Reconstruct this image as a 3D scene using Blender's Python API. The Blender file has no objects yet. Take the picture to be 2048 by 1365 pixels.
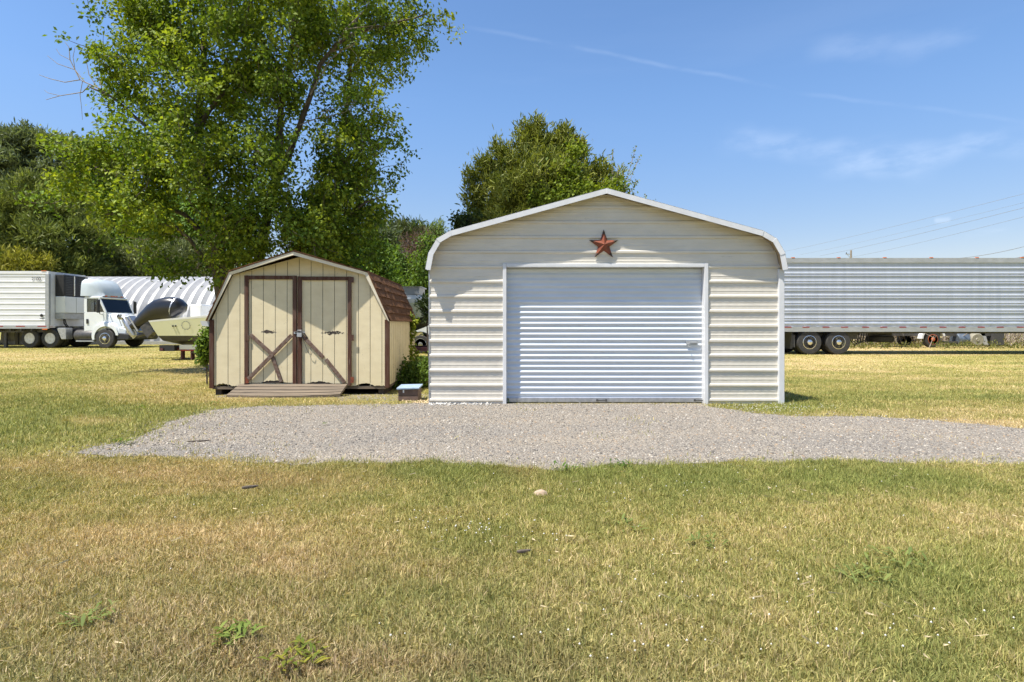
import bpy, bmesh, math, random
import numpy as np
from mathutils import Vector, Matrix

SC = bpy.context.scene
COL = SC.collection
R = math.radians
# ------------------------------------------------------------------ camera
CH, F, HY = 1.22, 1138.0, 650.0          # eye height, focal length in photo pixels, horizon row
cam_d = bpy.data.cameras.new('camera'); cam = bpy.data.objects.new('camera', cam_d); COL.objects.link(cam)
cam.location = (0, 0, CH); cam.rotation_euler = (R(90), 0, 0)
cam_d.sensor_width = 36; cam_d.lens = F / 2048 * 36; cam_d.shift_y = -(682.5 - HY) / 2048
cam_d.clip_start = 0.1; cam_d.clip_end = 3000
SC.camera = cam
# ------------------------------------------------------------------ light
SUN = Vector((0.38, 0.25, -1.0)).normalized()       # direction the light travels
sd = bpy.data.lights.new('sun', 'SUN'); so = bpy.data.objects.new('sun', sd); COL.objects.link(so)
sd.energy = 4.8; sd.angle = R(0.55); sd.color = (1.0, 0.945, 0.86)
so.rotation_euler = SUN.to_track_quat('-Z', 'Y').to_euler()
so.location = (0, 0, 30)
SC.view_settings.view_transform = 'Standard'; SC.view_settings.look = 'None'
SC.view_settings.exposure = 0.95; SC.view_settings.gamma = 1; SC.view_settings.use_curve_mapping = False
SC.render.engine = 'CYCLES'
SC.cycles.max_bounces = 6; SC.cycles.diffuse_bounces = 3; SC.cycles.glossy_bounces = 2
SC.cycles.transparent_max_bounces = 6; SC.cycles.transmission_bounces = 3
SC.cycles.use_adaptive_sampling = True; SC.cycles.adaptive_threshold = 0.02
try:
    SC.cycles.use_denoising = True; SC.cycles.denoiser = 'OPENIMAGEDENOISE'; SC.cycles.denoising_input_passes = 'RGB_ALBEDO_NORMAL'; SC.cycles.denoising_prefilter = 'ACCURATE'
except Exception:
    pass

W = bpy.data.worlds.new('World'); SC.world = W; W.use_nodes = True
def world():
    nt = W.node_tree; n = nt.nodes; l = nt.links
    n.clear()
    out = n.new('ShaderNodeOutputWorld'); bg = n.new('ShaderNodeBackground')
    sky = n.new('ShaderNodeTexSky'); sky.sky_type = 'NISHITA'; sky.sun_disc = False
    sky.sun_elevation = math.asin(-SUN.z); sky.sun_rotation = math.atan2(-SUN.x, -SUN.y) % (2 * math.pi)
    sky.altitude = 0; sky.air_density = 1.0; sky.dust_density = 0.3; sky.ozone_density = 2.0
    tc = n.new('ShaderNodeTexCoord')
    def math_(op, a, b=None, clamp=False):
        m = n.new('ShaderNodeMath'); m.operation = op; m.use_clamp = clamp
        for i, v in enumerate((a, b)):
            if v is None: continue
            if isinstance(v, (int, float)): m.inputs[i].default_value = v
            else: l.new(v, m.inputs[i])
        return m.outputs[0]
    def ramp(v, a, b):
        r = n.new('ShaderNodeMapRange'); r.clamp = True; r.interpolation_type = 'SMOOTHSTEP'
        l.new(v, r.inputs[0]); r.inputs[1].default_value = a; r.inputs[2].default_value = b
        return r.outputs[0]
    def noise(scale, detail, sc, rot=(0, 0, 0), loc=(0, 0, 0)):
        m = n.new('ShaderNodeMapping'); m.inputs['Scale'].default_value = sc; m.inputs['Rotation'].default_value = rot
        m.inputs['Location'].default_value = loc
        l.new(tc.outputs['Generated'], m.inputs[0])
        t = n.new('ShaderNodeTexNoise'); t.inputs['Scale'].default_value = scale; t.inputs['Detail'].default_value = detail
        t.inputs['Roughness'].default_value = .55
        l.new(m.outputs[0], t.inputs[0]); return t.outputs[0]
    def dot(v):
        d = n.new('ShaderNodeVectorMath'); d.operation = 'DOT_PRODUCT'
        l.new(tc.outputs['Generated'], d.inputs[0]); d.inputs[1].default_value = v; return d.outputs['Value']
    def dirpx(x, y): return Vector(((x - 1024) / F, 1, (HY - y) / F)).normalized()
    def streak(p, q, width, strength, seed):
        a, b = dirpx(*p), dirpx(*q)
        nr = a.cross(b).normalized(); mid = (a + b).normalized()
        half = a.angle(b) / 2
        off = math_('ABSOLUTE', math_('ADD', dot(nr), math_('MULTIPLY', math_('SUBTRACT', noise(9, 2, (1, 1, 1), loc=(seed, 0, 0)), .5), width * 2.4)))
        core = math_('SUBTRACT', 1, ramp(off, 0, width))
        along = ramp(dot(mid), math.cos(half), math.cos(half * .55))
        tex = ramp(noise(14, 5, (1, 1, 2.5), loc=(0, seed, 0)), .3, .68)
        return math_('MULTIPLY', math_('MULTIPLY', core, along), math_('MULTIPLY', tex, strength))
    # thin cirrus veils high over the field
    c = math_('MULTIPLY', ramp(noise(2.2, 6, (1, 1, 7), rot=(0, R(6), 0)), .47, .78), ramp(noise(1.3, 2, (1, 1, 2), loc=(3, 1, 0)), .42, .66))
    c = math_('MULTIPLY', c, .025)
    for s in (streak((900, 45), (1580, 182), .005, .06, 1.0), streak((1560, 180), (2140, 255), .005, .045, 2.0),
              streak((1420, 275), (1900, 335), .03, .13, 3.0), streak((1620, 350), (2130, 265), .026, .16, 4.0),
              streak((1600, 104), (1990, 80), .024, .08, 5.0), streak((1865, 441), (1905, 436), .007, .16, 6.0),
              streak((1920, 470), (2030, 462), .009, .18, 7.0)):
        c = math_('ADD', c, s)
    mix = n.new('ShaderNodeMix'); mix.data_type = 'RGBA'
    l.new(math_('MINIMUM', c, 1.0), mix.inputs['Factor'])
    hs = n.new('ShaderNodeHueSaturation'); hs.inputs['Saturation'].default_value = 1.12; hs.inputs['Value'].default_value = 1.0
    l.new(sky.outputs[0], hs.inputs['Color'])
    tint = n.new('ShaderNodeMix'); tint.data_type = 'RGBA'; tint.blend_type = 'MULTIPLY'; tint.inputs['Factor'].default_value = 1
    l.new(hs.outputs[0], tint.inputs['A']); hz = n.new('ShaderNodeMix'); hz.data_type = 'RGBA'; hz.inputs['A'].default_value = (.88, .71, .68, 1); hz.inputs['B'].default_value = (1.14, 1.14, 1.18, 1)
    l.new(ramp(dot((0, 0, 1)), .0, .40), hz.inputs['Factor']); l.new(hz.outputs['Result'], tint.inputs['B'])
    l.new(tint.outputs['Result'], mix.inputs['A']); mix.inputs['B'].default_value = (7.0, 7.6, 8.6, 1)
    l.new(mix.outputs['Result'], bg.inputs[0]); bg.inputs[1].default_value = 0.0915
    l.new(bg.outputs[0], out.inputs[0])
world()

# ------------------------------------------------------------------ helpers
def G(x, y):
    d = F * CH / (y - HY); return ((x - 1024) / F * d, d)
def P3(x, y, d): return ((x - 1024) / F * d, d, CH - (y - HY) / F * d)
def tag(o, label=None, cat=None, group=None, kind=None):
    if label: o['label'] = label
    if cat: o['category'] = cat
    if group: o['group'] = group
    if kind: o['kind'] = kind
    return o
def thing(name, label, cat, loc=(0, 0, 0), rz=0, group=None):
    o = bpy.data.objects.new(name, None); COL.objects.link(o); o.empty_display_size = .3
    o.location = loc; o.rotation_euler = (0, 0, rz); return tag(o, label, cat, group)
def copy_tree(o, parent=None):
    c = o.copy(); COL.objects.link(c); c.parent = parent
    for ch in list(o.children): copy_tree(ch, c)
    return c
def shift(parent):
    """things built in world axes: part vertices are stored relative to the thing's base"""
    p = Vector((0, 0, 0))
    while parent is not None:
        p += Vector(parent.location); parent = parent.parent
    return p

class MB:
    def __init__(s): s.v = []; s.f = []
    def add(s, vs, fs):
        b = len(s.v); s.v += [tuple(v) for v in vs]; s.f += [tuple(b + i for i in f) for f in fs]; return s
    def box(s, x0, x1, y0, y1, z0, z1):
        return s.add([(x0,y0,z0),(x1,y0,z0),(x1,y1,z0),(x0,y1,z0),(x0,y0,z1),(x1,y0,z1),(x1,y1,z1),(x0,y1,z1)],
                     [(3,2,1,0),(4,5,6,7),(0,1,5,4),(1,2,6,5),(2,3,7,6),(3,0,4,7)])
    def hexa(s, p): # 8 corners: bottom ring then top ring
        return s.add(p, [(3,2,1,0),(4,5,6,7),(0,1,5,4),(1,2,6,5),(2,3,7,6),(3,0,4,7)])
    def bar(s, a, b, w, h, up=(0, 0, 1)):
        a, b = Vector(a), Vector(b); d = (b - a).normalized(); u = Vector(up)
        r = d.cross(u)
        if r.length < 1e-4: r = d.cross(Vector((1, 0, 0)))
        r.normalize(); u = r.cross(d).normalized()
        r *= w / 2; u *= h / 2
        return s.hexa([a-r-u, a+r-u, b+r-u, b-r-u, a-r+u, a+r+u, b+r+u, b-r+u])
    def prism(s, poly, fn, t0, t1):
        """poly: 2-D outline, fn(u, v, t) -> xyz"""
        n = len(poly)
        vs = [fn(u, v, t0) for u, v in poly] + [fn(u, v, t1) for u, v in poly]
        return s.add(vs, [tuple(range(n))[::-1], tuple(range(n, 2 * n))] + [(i, (i+1) % n, n + (i+1) % n, n + i) for i in range(n)])
    def tube(s, pts, rad, n=8, cap=True):
        pts = [Vector(p) for p in pts]
        if not hasattr(rad, '__len__'): rad = [rad] * len(pts)
        rings = []; ref = None
        for i, p in enumerate(pts):
            d = (pts[min(i+1, len(pts)-1)] - pts[max(i-1, 0)]).normalized()
            if ref is None:
                ref = d.orthogonal().normalized()
            ref = (ref - d * ref.dot(d)); ref = ref.normalized() if ref.length > 1e-5 else d.orthogonal().normalized()
            q = d.cross(ref)
            rings.append([p + (ref * math.cos(2*math.pi*k/n) + q * math.sin(2*math.pi*k/n)) * rad[i] for k in range(n)])
        vs = [v for r in rings for v in r]; fs = []
        for i in range(len(rings) - 1):
            for k in range(n):
                fs.append((i*n+k, i*n+(k+1) % n, (i+1)*n+(k+1) % n, (i+1)*n+k))
        if cap:
            fs.append(tuple(range(n))[::-1]); m = (len(rings)-1)*n; fs.append(tuple(m+k for k in range(n)))
        return s.add(vs, fs)
    def lathe(s, prof, c, axis='y', n=32):
        """prof: (radius, offset along axis) pairs"""
        vs = []; fs = []; c = Vector(c)
        for r, o in prof:
            for k in range(n):
                a = 2*math.pi*k/n; u, v = r*math.cos(a), r*math.sin(a)
                vs.append(c + (Vector((u, o, v)) if axis == 'y' else Vector((o, u, v)) if axis == 'x' else Vector((u, v, o))))
        m = len(prof)
        for i in range(m - 1):
            for k in range(n):
                fs.append((i*n+k, i*n+(k+1) % n, (i+1)*n+(k+1) % n, (i+1)*n+k))
        if prof[0][0] > 1e-6: fs.append(tuple(range(n))[::-1])
        if prof[-1][0] > 1e-6: fs.append(tuple((m-1)*n+k for k in range(n)))
        return s.add(vs, fs)
    def strip(s, a, b):
        n = len(a)
        return s.add(list(a) + list(b), [(i, i+1, n+i+1, n+i) for i in range(n-1)])
    def loft(s, rings, closed=False, caps=False):
        n = len(rings[0]); vs = [p for r in rings for p in r]; fs = []
        for i in range(len(rings)-1):
            for k in range(n if closed else n-1):
                fs.append((i*n+k, i*n+(k+1) % n, (i+1)*n+(k+1) % n, (i+1)*n+k))
        if caps: fs += [tuple(range(n))[::-1], tuple((len(rings)-1)*n+k for k in range(n))]
        return s.add(vs, fs)
    def build(s, name, mat, parent=None, world=False, smooth=False, bevel=0, label=None, fix=True, angle=35):
        o0 = shift(parent) if (world and parent is not None) else Vector((0, 0, 0))
        me = bpy.data.meshes.new(name)
        me.from_pydata([tuple(Vector(v) - o0) for v in s.v], [], s.f)
        if fix:
            bm = bmesh.new(); bm.from_mesh(me); bmesh.ops.recalc_face_normals(bm, faces=bm.faces); bm.to_mesh(me); bm.free()
        me.update()
        o = bpy.data.objects.new(name, me); COL.objects.link(o)
        if mat: me.materials.append(mat)
        if parent is not None: o.parent = parent
        if smooth:
            me.polygons.foreach_set('use_smooth', [True] * len(me.polygons))
            me.set_sharp_from_angle(angle=R(angle))
        if bevel:
            b = o.modifiers.new('bevel', 'BEVEL'); b.width = bevel; b.segments = 2; b.limit_method = 'ANGLE'; b.angle_limit = R(40)
        if label: o['label'] = label
        return o

def np_mesh(name, V, T, mat, colr=None, parent=None, world=True, smooth=False):
    V = np.asarray(V, np.float32); T = np.asarray(T, np.int32)
    if world and parent is not None: V = V - np.array(shift(parent), np.float32)
    me = bpy.data.meshes.new(name)
    me.vertices.add(len(V)); me.vertices.foreach_set('co', V.ravel())
    me.loops.add(T.size); me.loops.foreach_set('vertex_index', T.ravel())
    me.polygons.add(len(T)); me.polygons.foreach_set('loop_start', np.arange(len(T), dtype=np.int32) * T.shape[1])
    me.update(calc_edges=True)
    if smooth: me.polygons.foreach_set('use_smooth', np.ones(len(T), bool))
    if colr is not None:
        a = me.attributes.new('col', 'FLOAT_COLOR', 'POINT')
        c4 = np.ones((len(V), 4), np.float32); c4[:, :3] = colr; a.data.foreach_set('color', c4.ravel())
    me.materials.append(mat)
    o = bpy.data.objects.new(name, me); COL.objects.link(o)
    if parent is not None: o.parent = parent
    return o

def vnoise(x, y, scale, seed, octaves=3):
    """smooth value noise 0..1"""
    tot = np.zeros_like(x, dtype=float); amp = 1.0; s = 0
    for o in range(octaves):
        rg = np.random.RandomState(seed + o * 17); L = rg.rand(128, 128)
        u = x / scale * 2**o + 50.3; v = y / scale * 2**o + 31.7
        i = np.floor(u).astype(int); j = np.floor(v).astype(int); a = u - i; b = v - j
        a = a*a*(3-2*a); b = b*b*(3-2*b)
        g = lambda p, q: L[p % 128, q % 128]
        tot += amp * ((g(i,j)*(1-a)+g(i+1,j)*a)*(1-b) + (g(i,j+1)*(1-a)+g(i+1,j+1)*a)*b); s += amp; amp *= .55
    return tot / s

# ------------------------------------------------------------------ materials
def mat(name, c, c2=None, scale=6, stretch=(1, 1, 1), rough=.6, metal=0, bump=0, bscale=None, lo=.35, hi=.65, spec=.5, detail=6,
        spots=None, coat=0):
    """procedural surface: two tones mixed by noise, optional spots=(colour, scale, lo, hi, stretch), optional bump"""
    m = bpy.data.materials.new(name); m.use_nodes = True; nt = m.node_tree; n = nt.nodes; l = nt.links
    b = n['Principled BSDF']; b.inputs['Roughness'].default_value = rough; b.inputs['Metallic'].default_value = metal
    b.inputs['Specular IOR Level'].default_value = spec; b.inputs['Coat Weight'].default_value = coat
    tc = n.new('ShaderNodeTexCoord')
    def noise(sc, st, det, off=0):
        mp = n.new('ShaderNodeMapping'); mp.inputs['Scale'].default_value = st; mp.inputs['Location'].default_value = (off, off*.7, off*.3)
        l.new(tc.outputs['Object'], mp.inputs[0])
        t = n.new('ShaderNodeTexNoise'); t.inputs['Scale'].default_value = sc; t.inputs['Detail'].default_value = det
        t.inputs['Roughness'].default_value = .6
        l.new(mp.outputs[0], t.inputs[0]); return t.outputs[0]
    def rng(v, a, d):
        r = n.new('ShaderNodeMapRange'); r.clamp = True; l.new(v, r.inputs[0]); r.inputs[1].default_value = a; r.inputs[2].default_value = d
        return r.outputs[0]
    c2 = c2 or tuple(min(1, x * .88) for x in c)
    mx = n.new('ShaderNodeMix'); mx.data_type = 'RGBA'
    mx.inputs['A'].default_value = (*c, 1); mx.inputs['B'].default_value = (*c2, 1)
    l.new(rng(noise(scale, stretch, detail), lo, hi), mx.inputs['Factor']); cur = mx.outputs['Result']
    k = 1
    for sp in (spots or []):
        sc, s_s, s_lo, s_hi, st = sp
        q = n.new('ShaderNodeMix'); q.data_type = 'RGBA'; l.new(cur, q.inputs['A']); q.inputs['B'].default_value = (*sc, 1)
        l.new(rng(noise(s_s, st, 8, 3.1 * k), s_lo, s_hi), q.inputs['Factor']); cur = q.outputs['Result']; k += 1
    l.new(cur, b.inputs['Base Color'])
    if bump:
        bp = n.new('ShaderNodeBump'); bp.inputs['Strength'].default_value = bump; bp.inputs['Distance'].default_value = .02
        l.new(noise(bscale or scale * 3, stretch, 6, 9), bp.inputs['Height']); l.new(bp.outputs[0], b.inputs['Normal'])
    return m

def leaf_mat(name, trans=.35, rough=.5, spec=.35, tint=(1.25, 1.2, .5)):
    m = bpy.data.materials.new(name); m.use_nodes = True; nt = m.node_tree; n = nt.nodes; l = nt.links
    b = n['Principled BSDF']; b.inputs['Roughness'].default_value = rough; b.inputs['Specular IOR Level'].default_value = spec
    at = n.new('ShaderNodeAttribute'); at.attribute_name = 'col'
    tr = n.new('ShaderNodeBsdfTranslucent'); mx = n.new('ShaderNodeMixShader'); mx.inputs[0].default_value = trans
    mu = n.new('ShaderNodeMix'); mu.data_type = 'RGBA'; mu.blend_type = 'MULTIPLY'; mu.inputs['Factor'].default_value = 1
    mu.inputs['B'].default_value = (*tint, 1)
    l.new(at.outputs['Color'], mu.inputs['A']); l.new(mu.outputs['Result'], tr.inputs['Color'])
    l.new(at.outputs['Color'], b.inputs['Base Color'])
    l.new(b.outputs[0], mx.inputs[1]); l.new(tr.outputs[0], mx.inputs[2]); l.new(mx.outputs[0], n['Material Output'].inputs[0])
    return m

M = {}
M['beige'] = mat('beige painted steel', (.64, .60, .515), (.575, .54, .46), 2.5, (1, 1, 3), rough=.42, bump=.015, bscale=9,
                 spots=[((.34, .31, .26), 4, .64, .86, (1, 1, 9)), ((.34, .29, .21), 20, .73, .82, (.35, 1, 4))])
M['white_trim'] = mat('white painted trim', (.66, .665, .665), (.58, .585, .585), 6, (1, 1, .6), rough=.4, spots=[((.42, .40, .37), 16, .68, .80, (1, 1, .5))])
M['roll_door'] = mat('white enamel door', (.60, .645, .685), (.55, .595, .635), 3, (.6, 1, 2), rough=.4, metal=.12, spots=[((.38, .39, .40), 6, .72, .85, (.3, 1, 5))])
M['galv'] = mat('galvanised steel', (.50, .51, .53), (.36, .37, .39), 14, rough=.38, metal=.7)
M['dark_metal'] = mat('dark steel', (.045, .045, .048), (.085, .08, .075), 12, rough=.5, metal=.2)
M['rust_red'] = mat('rust red star', (.25, .065, .028), (.13, .038, .022), 22, rough=.5, metal=.2)
M['cream'] = mat('cream painted siding', (.68, .59, .385), (.62, .53, .335), 3.5, (1, 1, 2), rough=.75, bump=.06, bscale=30,
                 spots=[((.42, .36, .25), 6, .62, .84, (1, 1, .22)), ((.40, .33, .22), 30, .66, .74, (1, 1, .5)), ((.17, .13, .09), 18, .765, .80, (1, 1, 1))])
M['fascia'] = mat('cream painted fascia', (.66, .60, .46), (.58, .52, .39), 8, rough=.65, spots=[((.40, .35, .27), 16, .70, .8, (1, 1, 1))])
M['brown'] = mat('weathered brown trim', (.078, .034, .022), (.112, .07, .052), 16, (1, 1, .12), rough=.75, spec=.15, bump=.12, bscale=40, lo=.42, hi=.62,
                 spots=[((.24, .20, .17), 24, .64, .74, (1.5, 1, .10))])
M['grey_wood'] = mat('grey weathered timber', (.185, .142, .096), (.10, .078, .055), 12, (.10, 3, 2.6), rough=.85, bump=.25, bscale=26,
                     spots=[((.09, .07, .055), 20, .62, .74, (.06, 1, 2))])
M['brace_wood'] = mat('peeling brace timber', (.11, .060, .042), (.20, .155, .125), 20, (1, 1, 1), rough=.8, spec=.15, bump=.2)
M['dark_wood'] = mat('dark rotten timber', (.075, .055, .042), (.03, .024, .02), 12, rough=.9, bump=.2)
M['shingle'] = mat('brown asphalt shingle', (.150, .074, .036), (.080, .038, .018), 9, (1, 1, 1), rough=.92, spec=.12, bump=.35, bscale=60,
                   spots=[((.21, .12, .07), 26, .56, .72, (1, 2.2, 1))])
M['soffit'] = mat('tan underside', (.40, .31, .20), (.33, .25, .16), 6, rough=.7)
M['gap'] = mat('dark soil under floor', (.03, .026, .02), rough=1)
M['bark'] = mat('grey brown bark', (.13, .105, .08), (.06, .047, .036), 12, (1, 1, .25), rough=.95, bump=.5, bscale=20)
M['bark_light'] = mat('pale bare branch', (.34, .29, .23), (.22, .18, .14), 14, rough=.9)
M['leaf'] = leaf_mat('maple leaf', .38, .6, .18)
M['needle'] = leaf_mat('needles', .26, .6, .25, (1.15, 1.2, .6))
M['blade'] = leaf_mat('grass blade', .28, .6, .2, (1.15, 1.1, .6))
M['white_paint'] = mat('white vehicle paint', (.68, .71, .71), (.64, .67, .67), 3, rough=.25, coat=.3, spots=[((.5, .48, .44), 6, .7, .86, (1, 1, .4))])
M['trailer_white'] = mat('white trailer sheet', (.74, .745, .755), (.66, .665, .68), 1.2, (1, 1, 2), rough=.4, spots=[((.45, .42, .38), 4, .68, .9, (1, 1, .3))])
M['aluminium'] = mat('dull aluminium sheet', (.455, .49, .565), (.40, .435, .505), 2.2, (2.2, 1, .12), rough=.42, metal=.15, bump=.012, bscale=3)
M['alu_rail'] = mat('grey rail', (.42, .43, .44), (.34, .35, .35), 8, (.4, 1, 1), rough=.5, metal=.3)
M['rubber'] = mat('tyre rubber', (.028, .028, .028), (.05, .047, .043), 14, rough=.85)
M['fairing'] = mat('shade toned white fairing', (.50, .55, .56), (.46, .51, .52), 3, rough=.3, coat=.2)  # white fairing paint with its shaded-side blue-grey put into the colour
M['chrome'] = mat('polished wheel', (.72, .72, .72), (.55, .54, .52), 10, rough=.22, metal=.9)
M['rim_white'] = mat('white rim', (.72, .71, .68), (.55, .52, .47), 9, rough=.5)
M['black'] = mat('black gloss', (.010, .010, .012), (.016, .016, .018), 5, rough=.28, coat=.15)
M['black_matt'] = mat('black plastic', (.012, .012, .013), (.02, .02, .019), 8, rough=.6)
M['glass'] = mat('dark glass', (.02, .035, .035), (.03, .045, .045), 3, rough=.05, spec=.9)
def clear_glass():
    m = bpy.data.materials.new('cab glass'); m.use_nodes = True; nt = m.node_tree; n = nt.nodes
    tr = n.new('ShaderNodeBsdfTransparent'); tr.inputs[0].default_value = (.62, .70, .68, 1); gl = n.new('ShaderNodeBsdfGlossy'); gl.inputs['Roughness'].default_value = .03
    fr = n.new('ShaderNodeFresnel'); fr.inputs[0].default_value = 1.5; mx = n.new('ShaderNodeMixShader')
    nt.links.new(fr.outputs[0], mx.inputs[0]); nt.links.new(tr.outputs[0], mx.inputs[1]); nt.links.new(gl.outputs[0], mx.inputs[2]); nt.links.new(mx.outputs[0], n['Material Output'].inputs[0]); return m
M['cab_glass'] = clear_glass()
M['red_tape'] = mat('red reflector', (.35, .03, .025), (.25, .025, .02), 20, rough=.5)
M['orange'] = mat('orange wheel', (.62, .13, .04), (.35, .10, .04), 12, rough=.7)
M['amber'] = mat('amber lamp', (.7, .16, .03), rough=.3)
M['hull_cream'] = mat('cream gelcoat', (.76, .75, .52), (.72, .71, .48), 2, rough=.22, coat=.4)
M['hull_white'] = mat('white gelcoat', (.80, .80, .78), (.74, .74, .72), 4, rough=.3, coat=.3)
M['hull_black'] = mat('black bottom paint', (.035, .036, .04), (.06, .06, .062), 4, rough=.45)
M['maroon'] = mat('maroon frame', (.12, .03, .03), (.07, .025, .025), 12, rough=.6)
M['ivory_mark'] = mat('grey emblem', (.33, .34, .29), rough=.5)
M['box_wood'] = mat('brown painted box', (.155, .10, .075), (.11, .07, .055), 10, rough=.8, bump=.15)
M['box_lid'] = mat('blue grey lid', (.20, .28, .38), (.28, .36, .44), 9, rough=.55)
M['pole_wood'] = mat('pole timber', (.28, .24, .19), (.22, .19, .15), 8, rough=.9)
M['cable'] = mat('cable', (.24, .25, .27), rough=.6)
M['stone'] = mat('pale stone', (.42, .32, .22), (.30, .22, .15), 12, rough=.9, bump=.3)
M['hut'] = mat('white coated hut steel', (.40, .40, .395), (.33, .33, .325), 1.6, (1, 1, 1), rough=.45, spots=[((.40, .38, .34), 5, .66, .85, (1, .4, .4))])
M['khaki'] = mat('khaki tank', (.30, .28, .20), (.22, .2, .15), 8, rough=.6)
M['tank_blue'] = mat('grey blue tank', (.20, .24, .28), (.12, .14, .16), 8, rough=.35, metal=.5)
M['green_paint'] = mat('green paint', (.06, .16, .06), rough=.5)
M['clover'] = mat('white clover', (.60, .58, .50), rough=.8)
# ------------------------------------------------------------------ ground, driveway
drive_px = [(2300, 926), (2048, 927), (1800, 925), (1500, 925), (1240, 932), (1130, 940), (1000, 933), (850, 926), (700, 925), (590, 928), (480, 926),
            (380, 918), (300, 913), (230, 915), (165, 903), (205, 892), (262, 882), (300, 868), (340, 846), (385, 832), (430, 820), (520, 814),
            (640, 812), (760, 809), (850, 806), (1000, 806), (1010, 808.3), (1410, 808.3), (1440, 818), (1500, 825), (1600, 834), (1720, 834), (1830, 838), (1930, 848), (2048, 858), (2300, 880)]
def smooth_loop(px, seed, amp):
    pts = [G(*p) for p in px]; out = []
    rg = np.random.RandomState(seed)
    for i in range(len(pts)):
        a, b = pts[i], pts[(i+1) % len(pts)]
        L = math.hypot(a[0]-b[0], a[1]-b[1]); k = max(1, int(L / .09))
        for j in range(k):
            t = j / k; x = a[0]+(b[0]-a[0])*t; y = a[1]+(b[1]-a[1])*t
            out.append((x, y))
    out = np.array(out)
    nx = vnoise(out[:, 0], out[:, 1], .35, seed, 3) - .5; ny = vnoise(out[:, 0], out[:, 1], .35, seed + 5, 3) - .5
    near_wall = (out[:, 1] > 8.6) & (out[:, 0] > -1.5) & (out[:, 0] < 3.2)
    out[:, 0] += nx * amp * 2 * ~near_wall; out[:, 1] += ny * amp * 2 * ~near_wall
    return out
DRIVE = smooth_loop(drive_px, 4, .12)
def in_poly(x, y, poly):
    ins = np.zeros(len(x), bool); n = len(poly)
    for i in range(n):
        x0, y0 = poly[i]; x1, y1 = poly[(i+1) % n]
        c = (y0 > y) != (y1 > y)
        if not c.any(): continue
        xi = (x1-x0) * (y - y0) / ((y1 - y0) if y1 != y0 else 1e-9) + x0
        ins ^= c & (x < xi)
    return ins
def dist_poly(x, y, poly, step=2):
    d = np.full(len(x), 9.0); P = poly[::step]
    for s in range(0, len(x), 20000):
        dx = x[s:s+20000, None] - P[None, :, 0]; dy = y[s:s+20000, None] - P[None, :, 1]
        d[s:s+20000] = np.sqrt((dx*dx + dy*dy).min(1))
    return d

PATCH = [ # px, py, rx, ry, dry, rust, lush
    (300, 1065, 330, 45, .55, .15, 0), (150, 1130, 250, 40, .25, .12, 0), (520, 962, 240, 26, .2, .55, 0), (200, 938, 220, 22, .3, .3, 0),
    (700, 1130, 300, 60, .12, .15, 0), (1050, 945, 60, 14, .1, .6, 0), (1180, 945, 160, 16, -.4, 0, .4), (1650, 965, 450, 28, -.35, 0, .25),
    (880, 950, 130, 16, -.35, 0, .3), (1150, 1010, 260, 40, -.15, 0, .1), (950, 1075, 140, 40, -.2, 0, .2), (500, 1180, 130, 22, -.35, 0, .05),
    (820, 1190, 120, 22, -.2, 0, 0), (1300, 1260, 330, 60, -.05, .10, -.1), (1750, 1080, 220, 40, .15, 0, 0), (1930, 1140, 160, 60, -.25, 0, .3),
    (1200, 1340, 420, 40, -.05, .22, -.1), (450, 1300, 260, 60, .0, .28, -.1), (700, 1340, 320, 40, .1, .35, 0), (1700, 1320, 300, 50, -.1, 0, .1),
    (200, 1040, 120, 16, -.3, 0, .05), (60, 1220, 110, 40, .05, .12, 0), (120, 850, 240, 45, -.25, 0, .15), (330, 780, 150, 22, .25, .2, 0), (380, 745, 170, 12, .3, .22, 0),
    (180, 842, 70, 10, .5, .25, 0), (480, 798, 180, 14, .3, .1, 0), (330, 840, 160, 16, -.1, 0, .1), (1560, 818, 120, 14, -.35, 0, .3), (1800, 826, 300, 12, .35, .05, 0),
    (1950, 850, 160, 14, .5, .1, 0), (1750, 795, 300, 20, -.2, 0, .08), (1750, 690, 400, 18, .55, 0, 0), (1650, 725, 240, 12, .3, 0, 0), (1900, 735, 240, 10, .1, 0, 0),
    (100, 712, 240, 10, .4, .05, 0), (200, 750, 200, 14, -.15, 0, .1)]
def lawn_maps(x, y):
    """how dry, how rusty and how lush the lawn is at a ground point"""
    yy = np.maximum(y, .5); u = 1024 + x / yy * F; v = HY + CH / yy * F
    dry = .44 + .75 * (vnoise(x, y, 1.1, 3, 4) - .5) + .5 * (vnoise(x, y, .3, 8, 3) - .5) + .30 * (vnoise(x, y, 4.5, 18, 2) - .5)
    dry = dry - .12 * np.clip((u - 700) / 1000, -1, 1) * (v > 900)
    rust = .30 * np.clip(vnoise(x, y, .8, 21, 3) - .5, 0, 1) * (v > 900) * np.clip((1500 - u) / 900, 0, 1) + .12 * (v > 1020) * np.clip((1250 - u) / 700, 0, 1)
    lush = .25 * np.clip(vnoise(x, y, .9, 33, 3) - .45, 0, 1)
    for px, py, rx, ry, d, r_, l_ in PATCH:
        g = np.exp(-((u - px) / rx)**2 - ((v - py) / ry)**2)
        dry += d * g; rust += r_ * g; lush += l_ * g
    # mowing stripes on the back field to the right of the garage
    st = (np.sin((y * .9 + x * .16) * 2 * math.pi / 2.1) + .6*np.sin((y * 1.0 - x * .1) * 2 * math.pi / .9)) * .11 * (x > 4) * (y > 7)
    return np.clip(dry + st, 0, 1), np.clip(rust, 0, .8), np.clip(lush, 0, .8)
C_STRAW = np.array((.65, .505, .275)); C_GREEN = np.array((.235, .255, .075)); C_YG = np.array((.42, .375, .125)); C_RUST = np.array((.44, .285, .155)); C_LUSH = np.array((.27, .315, .075))
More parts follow.
